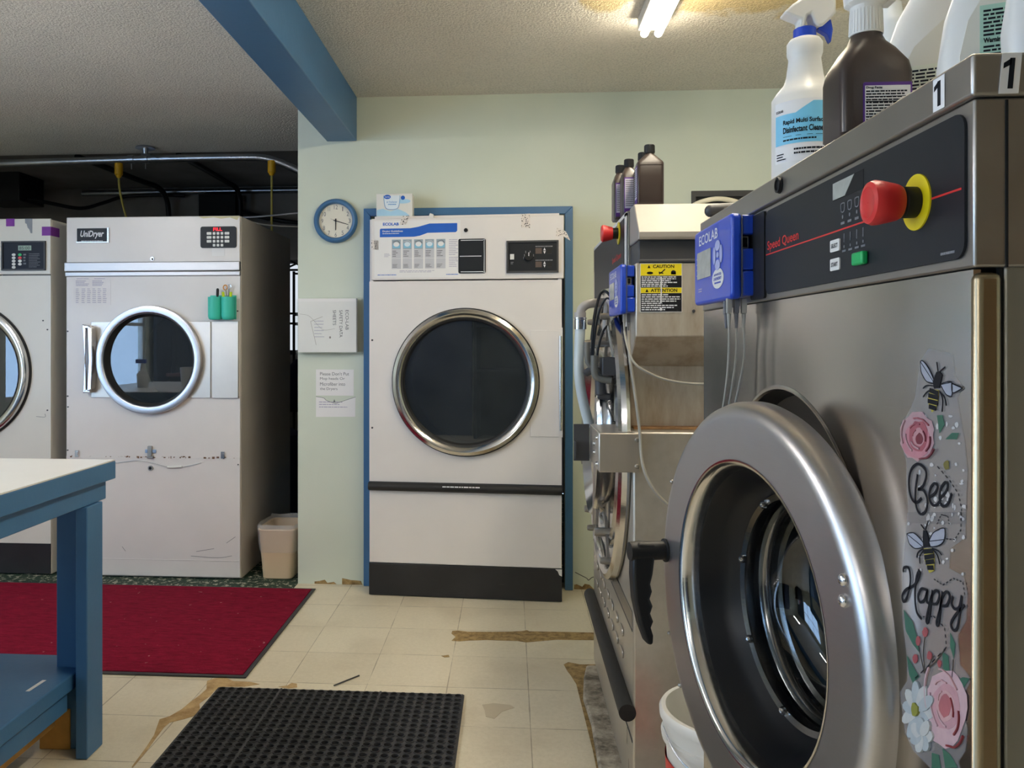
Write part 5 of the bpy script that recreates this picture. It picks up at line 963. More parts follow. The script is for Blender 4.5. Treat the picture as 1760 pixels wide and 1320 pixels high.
for key, cols in (('rose1', ((198, 160, 164), (206, 140, 150), (176, 92, 104), (204, 150, 156), (130, 48, 62))), ('rose2', ((214, 180, 184), (206, 158, 164), (216, 170, 172), (190, 110, 116), (140, 40, 46)))):
    m = MB(P)
    for i, q in enumerate(DEC[key]): m.prism(q, .0007, .0010 + i * .0002, i)
    cy_ = sum(q[0] for q in DEC[key][3]) / len(DEC[key][3]); cz_ = sum(q[1] for q in DEC[key][3]) / len(DEC[key][3])
    ry_ = max(abs(q[0] - cy_) for q in DEC[key][0]); rz_ = max(abs(q[1] - cz_) for q in DEC[key][0])
    for k in range(9):
        a = k * 2.3; f = .28 + .075 * k
        m.stroke([(cy_ + ry_ * f * math.cos(a + t * .22), cz_ + rz_ * f * (1 + .03 * math.sin(3 * t)) * math.sin(a + t * .22)) for t in range(6)], .0013 + .0002 * (k % 3), .001, .0022 + .00004 * k, (2, 4, 0)[k % 3])
    m.build('pink_rose', [dcol('rose%d' % i, c) for i, c in enumerate(cols)], dc)
m = MB(P)
for i, q in enumerate(DEC['daisy']): m.prism(q, .0007, .0014 + i * .00012, i % 2)
for q in DEC['daisy_c']: m.prism(q, .0007, .0038, 2)
m.build('white_flower', [dcol('petal', (206, 208, 204)), dcol('petal_b', (184, 192, 196)), dcol('flower_eye', (150, 150, 60))], dc)
layer('green_leaves', DEC['leaves'], dcol('leaf', (58, 110, 88)), .0009)
layer('berries', DEC['berries'], dcol('berry', (170, 80, 84)), .0012)
m = MB(P)
for s in DEC['stems']: m.stroke(s, .0012, .0007, .001)
m.build('stems', dcol('stem', (70, 60, 50)), dc)
def bee(wings, body, ab, strp, legs):
    m = MB(P)
    for q in wings: m.prism(q, .0007, .0012, 0).stroke(q + q[:1], .0009, .0012, .0014, 1).stroke([q[0], q[len(q) // 2]], .0007, .0012, .0014, 1)
    m.prism(ab[0], .0007, .0012, 2)
    for s in strp: m.stroke(s, .0042, .0012, .0015, 1)
    for s in legs: m.stroke(s, .0011, .0007, .0013, 1)
    m.prism(body, .0007, .0016, 1)
    m.build('honey_bee', [dcol('wing', (178, 182, 196)), 'ink', dcol('bee_yellow', (196, 180, 70))], dc)
bee(DEC['bee1_wings'], DEC['bee1_body'], DEC['bee1_ab'], DEC['bee1_str'], DEC['bee1_legs'])
bee(DEC['bee2_wings'], DEC['bee2_body'], DEC['bee2_ab'], DEC['bee2_str'], DEC['bee2_legs'])
layer('small_bee', DEC['bee3'], dcol('small_bee', (120, 112, 50)), .001)
for k in ('bee_text', 'happy_text'):
    m = MB(P)
    for i, s in enumerate(DEC[k]): m.stroke(s, .0025, .0010, .00145 + i * .00001)
    m.build('sticker_lettering', 'ink', dc)
m = MB(P)
for s in DEC['trail']:
    Q = [Vector(p) for p in s]; R2 = MB(P)
    full = []
    for i in range(len(Q) - 1):
        for k in range(6): full.append(Q[i].lerp(Q[i + 1], k / 6))
    for i in range(0, len(full) - 1, 2): m.stroke([full[i], full[i + 1]], .0009, .0012, .0015, sub=1)
m.build('dashed_trail', 'ink', dc)

# ------------------------------------------------------------------ dispenser controllers
def controller(x0, y0, y1, z0, z1, label, plugs):
    """blue box on a washer front: face towards -X, near end towards -Y"""
    r = thing('dispenser_controller', (x0 + .02, (y0 + y1) / 2, z0), label, 'controller', 'blue dispenser controllers')
    MB(LEFT(x0)).rrect(y0, y1, z0, z1, .010, -.017, 0).build('front_cover', 'ecoblue', r, bevel=.005, seg=3)
    b = MB().box(x0 + .0175, x0 + .0385, y0 + .004, y1 - .004, z1 - .034, z1 - .003).box(x0 + .0175, x0 + .0385, y0 + .03, y1 - .004, z1 - .055, z1 - .035).box(x0 + .0175, x0 + .0375, y0 + .003, y1 - .004, z0 + .045, z1 - .056).box(x0 + .0175, x0 + .0395, y0 + .002, y1 - .004, z0 + .005, z0 + .044)
    b.build('rear_housing', 'ecoblue', r, bevel=.003)
    MB().box(x0 + .0165, x0 + .0178, y0 + .001, y1 - .001, z0 + .004, z1 - .004).build('seam_line', 'ink_grey', r)
    MB().box(x0 + .019, x0 + .031, y0 + .016, y0 + .030, z1 - .0545, z1 - .0355).build('port_socket', 'lcdgrey', r)
    MB().box(x0 + .022, x0 + .029, y0 + .0145, y0 + .016, z1 - .052, z1 - .038).build('port_hole', 'dark', r)
    T = LEFT(x0); Lw = y1 - y0; hh = z1 - z0
    def yy(f): return y1 - f * Lw
    MB(T).text('ECOLAB', yy(.16), yy(.68), z1 - hh * .215, z1 - hh * .085, .0006, bold=.01).build('maker_lettering', 'ink_white', r)
    MB(T).box(yy(.50), yy(.11), z1 - hh * .66, z1 - hh * .30, .0002, .0012).build('lcd_screen', 'lcdgrey', r)
    k = MB(T); cy = yy(.69)
    k.ell(cy, z1 - hh * .315, Lw * .062, hh * .065, .0003, .0016).ell(cy, z1 - hh * .555, Lw * .062, hh * .065, .0003, .0016).ell(cy + Lw * .085, z1 - hh * .43, Lw * .032, hh * .11, .0003, .0016).ell(cy - Lw * .085, z1 - hh * .43, Lw * .032, hh * .11, .0003, .0016).ell(cy, z1 - hh * .43, Lw * .03, hh * .035, .0003, .0016)
    k.build('arrow_keys', plain('key_lilac', rgb(170, 176, 216), .45), r)
    MB(T).ell(cy, z1 - hh * .72, Lw * .145, hh * .125, .0003, .0010, n=32).build('round_logo', 'white', r)
    MB(T).text('ADVANCED', cy + Lw * .095, cy - Lw * .095, z1 - hh * .685, z1 - hh * .655, .0014, bold=.03).text('LAUNDRY', cy + Lw * .105, cy - Lw * .105, z1 - hh * .74, z1 - hh * .70, .0014, bold=.03).fine(cy + Lw * .08, cy - Lw * .08, z1 - hh * .785, z1 - hh * .76, 1, .0014, 0, 3, .8, .02).build('logo_lettering', 'ecoblue', r)
    MB(T).fine(yy(.13), yy(.24), z1 - hh * .84, z1 - hh * .78, 2, .0006, 0, 4, .5, .1).fine(yy(.08), yy(.11), z1 - hh * .64, z1 - hh * .34, 4, .0006, 0, 5, .2, .1).build('side_marks', 'ink_faint', r)
    for i, (px, py) in enumerate(plugs):
        MB().box(x0 + px - .004, x0 + px + .004, py - .005, py + .005, z0 - .022, z0 + .002).cyl((x0 + px, py, z0 - .022), (x0 + px, py, z0 - .046), .0036, .0022, seg=10).build('cable_plug', 'greycable' if i % 2 == 0 else 'ink_grey', r, bevel=.001)
    return r
controller(.3445, 1.293, 1.545, 1.368, 1.503, 'blue dispenser controller on the near washer', [(.004, 1.32), (.016, 1.322), (.028, 1.324), (.010, 1.36)])
controller(.295, 2.20, 2.452, 1.376, 1.510, 'blue dispenser controller on the farther washer', [(.014, 2.225), (.026, 2.23), (.034, 2.26)])
o = thing('controller_cables', (.36, 1.4, .95), 'three grey cables hanging from the nearer blue controller', 'cable')
for pts in ([(.3485, 1.32, 1.324), (.348, 1.322, 1.27), (.344, 1.33, 1.21), (.338, 1.35, 1.14), (.33, 1.38, 1.0)], [(.3605, 1.322, 1.324), (.361, 1.325, 1.28), (.356, 1.335, 1.22), (.35, 1.36, 1.14), (.342, 1.39, 1.0)], [(.3725, 1.324, 1.324), (.374, 1.326, 1.28), (.37, 1.34, 1.23), (.362, 1.37, 1.15), (.352, 1.4, 1.0)]):
    MB().tube(pts, .0018, 8).build('cable', 'greycable', o)

# ------------------------------------------------------------------ farther washer
FX = .335; FN = 2.24; FF = 3.29
w2 = thing('washing_machine', (.8, 2.77, .022), 'farther stainless washer with a caution label, behind the near one', 'washer')
MB().box(FX, 1.15, FN, FF, .023, 1.055).build('lower_body', 'worn', w2, bevel=.006, seg=3)
MB().box(FX + .004, 1.14, FN + .10, FF, 1.0555, 1.25).build('barrel_housing', 'rust', w2, bevel=.004)
MB().box(FX + .012, 1.1, FN + .06, FN + .10, 1.0555, 1.062).build('rust_seam', plain('rust_b', rgb(140, 104, 66), .8, var=.3, vs=40), w2)
hx = lambda a, b, c: (c, a, b)
MB(hx).prism([(2.34, 1.2505), (FF, 1.2505), (FF, 1.678), (2.352, 1.678), (2.352, 1.3)], FX, 1.15).build('upper_body', 'steel', w2, bevel=.004)
MB(hx).prism([(2.335, 1.232), (2.20, 1.316), (2.20, 1.512), (2.351, 1.512), (2.351, 1.232)], FX + .001, .98).build('dispenser_box', 'rust', w2, bevel=.003)
MB(hx).prism([(2.207, 1.5125), (2.207, 1.574), (2.35, 1.574), (2.35, 1.5125)], FX + .010, .97).box(2.195, 2.207, 1.5125, 1.522, FX + .008, .972).build('hopper_band', 'darkgrey', w2, bevel=.003)
MB(hx).prism([(2.188, 1.5745), (2.188, 1.594), (2.268, 1.681), (2.345, 1.681), (2.345, 1.5745)], FX + .006, .99).build('hopper_lid', 'lid', w2, bevel=.003)
MB().box(FX + .01, .985, 2.186, 2.188, 1.574, 1.581).build('lid_lip', 'steel_dark', w2)
QF = LEFT(FX)
cp = MB(QF).box(2.39, 3.22, 1.36, 1.662, .0005, .004).build('control_panel', 'panel', w2)
MB(QF).box(2.352, 2.388, 1.345, 1.672, .0005, .003).box(2.352, 3.25, 1.663, 1.674, .0005, .003).build('panel_edge', 'white', w2)
es = MB(QF).ell(2.50, 1.632, .034, .034, .0042, .007, n=32).build('stop_collar', 'yellow', w2)
MB(QF).lathe(2.50, 1.632, [(.0005, .007), (.017, .007), (.017, .028), (.0005, .028)], 24).build('knob_shaft', 'black', es)
MB(QF).lathe(2.50, 1.632, [(.0005, .024), (.019, .024), (.025, .046), (.026, .054), (.022, .058), (.0005, .058)], 32).build('stop_button', 'red', es)
MB(QF).text('Speed Queen', 2.66, 2.45, 1.548, 1.572, .0046, bold=.015).build('maker_lettering', 'redline', cp)
MB(QF).box(2.50, 2.65, 1.46, 1.50, .0042, .0055).fine(2.48, 2.40, 1.42, 1.54, 6, .0048, 1, 3, .3).box(2.52, 2.64, 1.405, 1.445, .0042, .0055).build('panel_display', ['darkgrey', 'ink_dim'], cp)
# caution label
LB = FRONT(2.1995)
cl = MB(LB).box(.347, .458, 1.380, 1.511, .0003, .0010, 0).box(.3485, .4565, 1.478, 1.5095, .0010, .0013, 1).box(.3485, .4565, 1.4315, 1.4455, .0010, .0013, 1).box(.3485, .4565, 1.446, 1.4775, .0010, .0013, 2).box(.3485, .4565, 1.3815, 1.431, .0010, .0013, 2)
cl.text('CAUTION', .381, .437, 1.498, 1.507, .0016, 2, bold=.03).prism([(.3665, 1.498), (.3745, 1.498), (.3705, 1.5065)], .0013, .0017, 2)
cl.text('ATTENTION', .375, .445, 1.434, 1.443, .0016, 2, bold=.03).prism([(.361, 1.434), (.369, 1.434), (.365, 1.4425)], .0013, .0017, 2)
cl.ell(.373, 1.485, .0085, .0035, .0013, .0016, 2, 16).box(.3675, .3785, 1.4855, 1.488, .0013, .0016, 2).stroke([(.397, 1.482), (.404, 1.487), (.413, 1.495)], .0028, .0013, .0016, 2).stroke([(.396, 1.487), (.408, 1.484)], .003, .0013, .0016, 2).ell(.435, 1.4865, .0065, .0055, .0013, .0016, 2, 16).box(.4285, .4415, 1.481, 1.4865, .0013, .0016, 2)
cl.fine(.351, .453, 1.4475, 1.4765, 6, .0016, 3, 4, .55, .4).fine(.351, .453, 1.384, 1.4295, 8, .0016, 3, 5, .5, .5).stroke([(.4025, 1.475), (.4028, 1.44), (.402, 1.405)], .003, .0016, .0018, 3).ell(.402, 1.388, .003, .004, .0016, .0018, 3, 10)
cl.build('caution_label', ['paper', 'yellow', 'ink', 'ink_white'], w2)
MB(LB).ell(.488, 1.383, .004, .004, .0003, .004, n=12).build('screw', 'darkgrey', w2)
# round door seen edge-on
RY, RZ = 2.745, 1.0
MB(QF).lathe(RY, RZ, [(.44, .002), (.475, .002), (.482, .012), (.476, .026), (.46, .034), (.446, .028), (.44, .014)], 128, closed=True).build('door_rim', 'chrome', w2)
dd = MB(QF).lathe(RY, RZ, [(.44, .004), (.41, .010), (.38, .010), (.375, .022), (.36, .028), (.345, .022), (.34, .012), (.30, .012), (.0005, .012)], 128).build('door_plate', 'chrome', w2)
MB(QF).lathe(RY, RZ, [(.435, .0045), (.44, .010), (.443, .0045)], 96).build('door_seal', 'rubber', w2)
MB(QF).lathe(RY, RZ + .005, [(.235, .012), (.24, .045), (.262, .062), (.275, .072), (.281, .064), (.278, .045), (.268, .030), (.25, .012)], 96, closed=True).build('window_ring', 'chrome', dd)
MB(QF).lathe(RY, RZ + .005, [(.24, .03), (.20, .018), (.1, .014), (.0005, .014)], 64).build('door_glass', 'glass_door', dd)
for t in (60, 118, 242, 300, 25, 335):
    br = MB(QF); a = math.radians(t); ca, sa = math.cos(a), math.sin(a)
    for r0, r1, wd in ((.262, .43, .010),):
        br.prism([(RY + r0 * ca - wd * sa, RZ + r0 * sa + wd * ca), (RY + r0 * ca + wd * sa, RZ + r0 * sa - wd * ca), (RY + r1 * ca + wd * sa, RZ + r1 * sa - wd * ca), (RY + r1 * ca - wd * sa, RZ + r1 * sa + wd * ca)], .028, .036)
    br.lathe(RY + .43 * ca, RZ + .43 * sa, [(.0005, .058), (.009, .056), (.011, .046), (.011, .012)], 14).lathe(RY + .34 * ca, RZ + .34 * sa, [(.0005, .072), (.012, .07), (.014, .058), (.014, .012)], 14)
    br.build('clamp_arm', 'steel_dark', dd)
lk = MB().box(.272, .312, 2.43, 2.50, 1.20, 1.255).cyl((.255, 2.46, 1.225), (.232, 2.50, 1.205), .012).cyl((.27, 2.46, 1.19), (.27, 2.46, 1.14), .016).cyl((.262, 2.46, 1.14), (.30, 2.46, 1.135), .011)
lk.build('latch_block', 'darkgrey', dd, bevel=.004)
MB().tube([(.29, 2.47, 1.205), (.262, 2.47, 1.215), (.24, 2.47, 1.232), (.232, 2.47, 1.255), (.232, 2.47, 1.30)], .0095, 10).tube([(.30, 2.44, 1.185), (.27, 2.44, 1.19), (.252, 2.44, 1.205), (.25, 2.44, 1.26)], .011, 10).build('latch_lever', plain('grey_grip', rgb(104, 104, 98), .5), dd)
MB().cyl((.268, 2.50, 1.13), (.272, 2.62, .72), .010).build('lock_rod', 'steel_plate', dd)
MB().cyl((.30, 2.5, 1.12), (.31, 2.62, .70), .008).build('lock_rod', 'steel_plate', dd)
# hinge bracket box at the near edge
hb = MB().box(.241, .352, FN - .012, FN + .0, .945, 1.052).box(.241, .246, FN + .0005, FN + .24, .945, 1.052).box(.246, .334, FN + .0005, FN + .24, 1.047, 1.052).build('hinge_bracket', 'steel_plate', w2, bevel=.003)
each(FRONT(FN - .012), 'rivet', 'steel_dark', hb, ((1.034,), (.962,)), lambda m, z: m.lathe(.344, z, [(.0005, .006), (.005, .005), (.007, 0)], 14))
each(LEFT(.241), 'rivet', 'chrome_b', hb, ((FN + .03, 1.035), (FN + .03, .962), (FN + .10, .985), (FN + .10, 1.01)), lambda m, y, z: m.lathe(y, z, [(.0005, .006), (.006, .005), (.008, 0)], 14))
MB().box(.193, .2405, 2.49, 2.496, .938, 1.050).box(.193, .200, 2.47, 2.489, .945, 1.0).build('latch_plate', 'darkgrey', hb, bevel=.001)
# kick bar and louvres
MB().cyl((FX - .016, FN - .005, .288), (FX - .016, FF - .01, .288), .0235, seg=24).build('kick_bar', 'rubber', w2)
MB().lathe(0, 0, [(0, 0)], 3) if False else None
MB(QF).ell(FN + .0, .27, .0001, .0001, .0001, .0002, n=3) if False else None
each(QF, 'louvre', 'steel_plate', w2, [(2.42 + i * .115, z) for i in range(7) for z in (.375, .44)], lambda m, y, z: m.rrect(y, y + .06, z - .012, z + .012, .009, .0006, .006), bevel=.002)
MB(QF).box(FN + .01, FF - .005, .505, .515, .0003, .002).box(FN + .01, FF - .005, .20, .206, .0003, .002).build('panel_seams', 'darkgrey', w2)
MB(QF).box(FN + .006, FF - .004, .40 if False else .515, .56, .0003, .003).build('lower_trim', 'steel_dark', w2)

# plumbing and cables on the farther washer
pv = thing('drain_hose', (.225, 2.62, 1.05), 'grey elbow pipe with a clamped milky hose beside the farther washer door', 'hose')
MB().tube([(.332, 2.655, 1.425), (.30, 2.64, 1.428), (.262, 2.61, 1.424), (.24, 2.60, 1.418), (.226, 2.60, 1.404), (.222, 2.60, 1.38)], .0145, 14).cyl((.222, 2.60, 1.395), (.222, 2.60, 1.36), .0185).build('elbow_pipe', 'pvc', pv)
MB().cyl((.222, 2.60, 1.372), (.222, 2.60, 1.341), .0195).cyl((.222, 2.60, 1.378), (.222, 2.60, 1.374), .0205).build('hose_clamp', 'chrome', pv)
MB().tube([(.222, 2.60, 1.342), (.219, 2.60, 1.28), (.218, 2.60, 1.22), (.222, 2.60, 1.165), (.232, 2.60, 1.11), (.243, 2.60, 1.065), (.252, 2.60, 1.03)], .0160, 16).build('milky_hose', 'translucent', pv)
MB().tube([(.31, 2.63, 1.43), (.305, 2.60, 1.40), (.302, 2.59, 1.37), (.300, 2.585, 1.33)], .010, 12).build('branch_pipe', 'pvc', pv)
o = thing('door_cables', (.28, 2.5, 1.2), 'thin black cables arching over the farther washer door', 'cable')
for pts, r, mt in (([(.30, 2.47, 1.44), (.286, 2.48, 1.455), (.272, 2.5, 1.44), (.258, 2.5, 1.38), (.25, 2.5, 1.30), (.248, 2.5, 1.20)], .004, 'black'), ([(.30, 2.47, 1.43), (.288, 2.48, 1.43), (.27, 2.5, 1.39), (.256, 2.5, 1.30), (.252, 2.5, 1.21)], .003, 'black'), ([(.298, 2.5, 1.35), (.305, 2.49, 1.30), (.315, 2.48, 1.24), (.318, 2.48, 1.15), (.318, 2.49, 1.06)], .004, 'greycable'), ([(.296, 2.5, 1.35), (.282, 2.5, 1.33), (.268, 2.5, 1.28), (.262, 2.5, 1.22)], .0035, 'black')):
    MB().tube(pts, r, 8).build('cable', mt, o)
o = thing('controller_cables', (.33, 2.17, .88), 'two grey cables drooping from the farther controller across the washer side', 'cable')
MB().tube([(.309, 2.2255, 1.33), (.312, 2.19, 1.29), (.325, 2.175, 1.25), (.354, 2.17, 1.225), (.414, 2.17, 1.200), (.504, 2.17, 1.19), (.62, 2.18, 1.20), (.75, 2.19, 1.24)], .0032, 8).build('cable', 'greycable', o)
MB().tube([(.321, 2.2305, 1.33), (.320, 2.20, 1.26), (.334, 2.19, 1.15), (.345, 2.19, 1.06), (.350, 2.18, .98), (.369, 2.17, .925), (.407, 2.17, .878), (.47, 2.18, .84), (.55, 2.2, .82)], .0042, 8).build('cable', 'greycable', o)
o = MB().tube([(.388, 1.60, 1.5545), (.41, 1.60, 1.5565), (.47, 1.60, 1.558), (.6, 1.59, 1.558)], .0125, 12).ball((.388, 1.60, 1.5545), .0125).build('grip_rod', 'darkgrey'); tag(o, 'dark rounded rod lying on the far end of the near washer', 'rod')

# ------------------------------------------------------------------ bucket between the washers
bk = thing('plastic_bucket', (.53, 1.94, .022), 'white plastic bucket with a red label between the two washers', 'bucket')
bx, by = .515, 1.945
MB().loft([(.024, .128, .128, bx, by, 2), (.36, .146, .146, bx, by, 2), (.362, .155, .155, bx, by, 2), (.375, .157, .157, bx, by, 2), (.378, .149, .149, bx, by, 2), (.412, .152, .152, bx, by, 2), (.414, .160, .160, bx, by, 2), (.428, .161, .161, bx, by, 2), (.436, .156, .156, bx, by, 2), (.436, .146, .146, bx, by, 2), (.05, .125, .125, bx, by, 2)], 56).build('bucket_body', 'white', bk)
MB(CYL(bx, by, .1425, 0)).add([((i / 24 - .5) * .7, z, (.0015 + (z - .24) / .336 * .018)) for z in (.10, .32) for i in range(25)], [(i, i + 1, 26 + i, 25 + i) for i in range(24)]).build('red_label', 'red', bk)
MB().tube([(bx - .158, by - .02, .40), (bx - .13, by - .11, .36), (bx - .03, by - .175, .325), (bx + .08, by - .16, .335), (bx + .155, by - .04, .40)], .002, 6).build('wire_handle', 'pipe', bk)
o = MB().box(.36, .52, 1.72, 1.80, .0225, .06).build('scrap_board', plain('dark_red_wood', rgb(96, 30, 28), .6)); tag(o, 'dark red scrap lying in front of the white bucket', 'scrap')

# ------------------------------------------------------------------ bottles on the near washer
BZ = WT + .0005
bx, by = .459, 1.30
sb = thing('spray_bottle', (bx, by, BZ), 'white disinfectant spray bottle with a light blue label and blue trigger on the near washer', 'spray bottle')
MB().loft([(BZ, .044, .044, bx, by, 2), (BZ + .006, .0485, .0485, bx, by, 2), (1.679, .0485, .0485, bx, by, 2), (1.690, .041, .041, bx, by, 2), (1.703, .0305, .0305, bx, by, 2), (1.715, .027, .027, bx, by, 2), (1.742, .0235, .0235, bx, by, 2), (1.746, .025, .025, bx, by, 2), (1.750, .0262, .0262, bx, by, 2), (1.766, .0262, .0262, bx, by, 2), (1.772, .022, .022, bx, by, 2), (1.775, .015, .015, bx, by, 2)], 48).build('bottle_body', 'white', sb)
MB().loft([(1.769, .0168, .0168, bx, by, 2), (1.788, .0168, .0168, bx, by, 2), (1.790, .014, .014, bx, by, 2)], 40).build('blue_collar', 'ecoblue', sb)
def hx2(u, v): return (bx + (u / 3.826 + 1300 - 1383) * .00090, 1.654 + (200 - v / 3.826) * .000906)
head = [hx2(*q) for q in [(165, 100), (225, 45), (290, 4), (340, -8), (470, 0), (500, 30), (500, 110), (470, 145), (420, 190), (385, 200), (360, 170), (340, 110), (318, 125), (300, 200), (265, 200), (275, 150), (230, 130)]]
MB(FRONT(by)).prism(head, -.014, .014).build('sprayer_head', 'white', sb, bevel=.005, seg=3)
MB(FRONT(by)).prism([hx2(*q) for q in [(388, 198), (478, 138), (492, 210), (478, 298), (452, 240)]], -.008, .008).build('trigger', 'ecoblue', sb, bevel=.003)
LC = CYL(bx, by, .0487, -.34)
def band(m, a0, a1, z0, z1, c, mi, z1b=None, n=20):
    z1b = z1 if z1b is None else z1b
    vs = []
    for i in range(n + 1):
        a = a0 + (a1 - a0) * i / n
        f = 0 if z1b == z1 else min(1, max(0, (i / n - .35) / .25)); top = z1b + (z1 - z1b) * f
        vs += [(a, z0, c), (a, top, c)]
    m.add(vs, [(2 * i, 2 * i + 2, 2 * i + 3, 2 * i + 1) for i in range(n)], mi)
lbm = MB(LC)
band(lbm, -.05, .055, 1.575, 1.668, .0002, 0); band(lbm, -.048, .053, 1.602, 1.664, .0006, 1, 1.648)
lbm.text('ECOLAB', -.046, -.032, 1.652, 1.656, .001, 2, bold=.03).text('Rapid Multi Surface', -.032, .030, 1.630, 1.639, .001, 2, bold=.03).text('Disinfectant Cleaner', -.032, .030, 1.6185, 1.628, .001, 2, bold=.03)
lbm.fine(-.032, .02, 1.606, 1.610, 1, .001, 2, 3, .6, .3).fine(-.015, .03, 1.584, 1.596, 2, .001, 2, 4, .45, .2).fine(-.045, -.028, 1.578, 1.59, 3, .001, 2, 5, .4, .3).stroke([(-.032, 1.6135), (.03, 1.6135)], .0006, .0006, .001, 2)
lbm.build('bottle_label', ['paper', 'lightblue', 'ink'], sb, recalc=False)

bx, by = .4245, 1.0
pb = thing('spray_bottle', (bx, by, BZ), 'dark brown bottle with a white sprayer and purple-edged label on the near washer', 'spray bottle')
MB().loft([(BZ, .036, .030, bx, by, 8), (BZ + .006, .0405, .0345, bx, by, 9), (1.614, .0405, .0345, bx, by, 9), (1.627, .0385, .033, bx, by, 7), (1.645, .0285, .026, bx, by, 4), (1.656, .0205, .0195, bx, by, 2.5), (1.664, .0175, .0175, bx, by, 2), (1.672, .0165, .0165, bx, by, 2)], 64).build('bottle_body', 'brown', pb)
cpm = MB().loft([(1.666, .0185, .0185, bx, by, 2), (1.70, .0175, .0175, bx, by, 2), (1.704, .022, .0185, bx - .001, by, 3), (1.735, .0235, .0185, bx - .002, by, 4), (1.765, .024, .0185, bx - .004, by, 4), (1.785, .020, .016, bx - .006, by, 4)], 48)
for i in range(30):
    t = 2 * PI * i / 30; cpm.cyl((bx + .0183 * math.cos(t), by + .0183 * math.sin(t), 1.668), (bx + .0173 * math.cos(t), by + .0173 * math.sin(t), 1.695), .0009, seg=5)
cpm.box(bx + .02, bx + .030, by - .011, by + .011, 1.703, 1.738).box(bx - .055, bx - .02, by - .009, by + .009, 1.752, 1.775)
cpm.build('sprayer_head', 'white', pb, bevel=.0015)
LF = FRONT(by - .0345)
lm = MB(LF).rrect(bx - .018, bx + .0365, BZ + .006, 1.600, .002, .0002, .0007).box(bx - .016, bx + .0345, BZ + .008, 1.596, .0007, .0010, 1)
lm.fine(bx - .015, bx + .0335, 1.545, 1.591, 14, .0013, 2, 3, .5, .25).box(bx - .0155, bx + .034, 1.583, 1.5836, .001, .0014, 2).box(bx - .0155, bx + .034, 1.577, 1.578, .001, .0014, 2).box(bx - .0155, bx + .034, 1.560, 1.5606, .001, .0014, 2)
lm.text('Drug Facts', bx - .015, bx + .003, 1.5915, 1.595, .0013, 2, bold=.03)
lm.build('bottle_label', ['purplelabel', 'paper', 'ink'], pb)

# aerosol with a domed cap, behind
bx, by = .520, 1.17
ar = thing('aerosol_can', (bx, by, BZ), 'white aerosol can with domed cap and purple label behind the brown bottle', 'can')
MB().loft([(BZ, .029, .029, bx, by, 2), (1.655, .0295, .0295, bx, by, 2), (1.665, .027, .027, bx, by, 2)], 40).build('can_body', 'white', ar)
MB().loft([(1.664, .0275, .0275, bx, by, 2), (1.672, .0275, .0275, bx, by, 2), (1.676, .0255, .0255, bx, by, 2), (1.692, .0245, .0245, bx, by, 2), (1.704, .020, .020, bx, by, 2), (1.709, .012, .012, bx, by, 2), (1.7105, .0005, .0005, bx, by, 2)], 40).build('domed_cap', plain('bluish_cap', rgb(222, 230, 236), .3, var=.01), ar)
MB(CYL(bx, by, .0296, 0)).add([((i / 20 - .5) * .08, z, .0002) for z in (1.56, 1.642) for i in range(21)], [(i, i + 1, 22 + i, 21 + i) for i in range(20)]).build('can_label', 'purplelabel', ar, recalc=False)
MB(CYL(bx, by, .0296, 0)).add([((i / 20 - .5) * .08, z, .0004) for z in (1.642, 1.6455) for i in range(21)], [(i, i + 1, 22 + i, 21 + i) for i in range(20)]).build('label_edge', 'red', ar, recalc=False)
# white ribbed bottle further back
bx, by = .560, 1.24
rb_ = thing('trigger_bottle', (bx, by, BZ), 'tall white ribbed trigger bottle behind the white jugs', 'spray bottle')
secs = [(BZ, .036, .036, bx, by, 2), (1.67, .036, .036, bx, by, 2)]
for i in range(9): z = 1.68 + i * .011; secs += [(z, .0325 - i * .0009, .0325 - i * .0009, bx, by, 2), (z + .006, .0310 - i * .0009, .0310 - i * .0009, bx, by, 2)]
secs += [(1.785, .018, .018, bx, by, 2), (1.80, .016, .016, bx, by, 2)]
MB().loft(secs, 40).build('bottle_body', plain('bluish_plastic', rgb(222, 228, 232), .35, var=.01), rb_)
MB(FRONT(by)).prism([(bx - .06, 1.822), (bx - .03, 1.838), (bx + .04, 1.838), (bx + .04, 1.805), (bx - .015, 1.803), (bx - .04, 1.815)], -.013, .013).build('sprayer_head', 'white', rb_, bevel=.004)
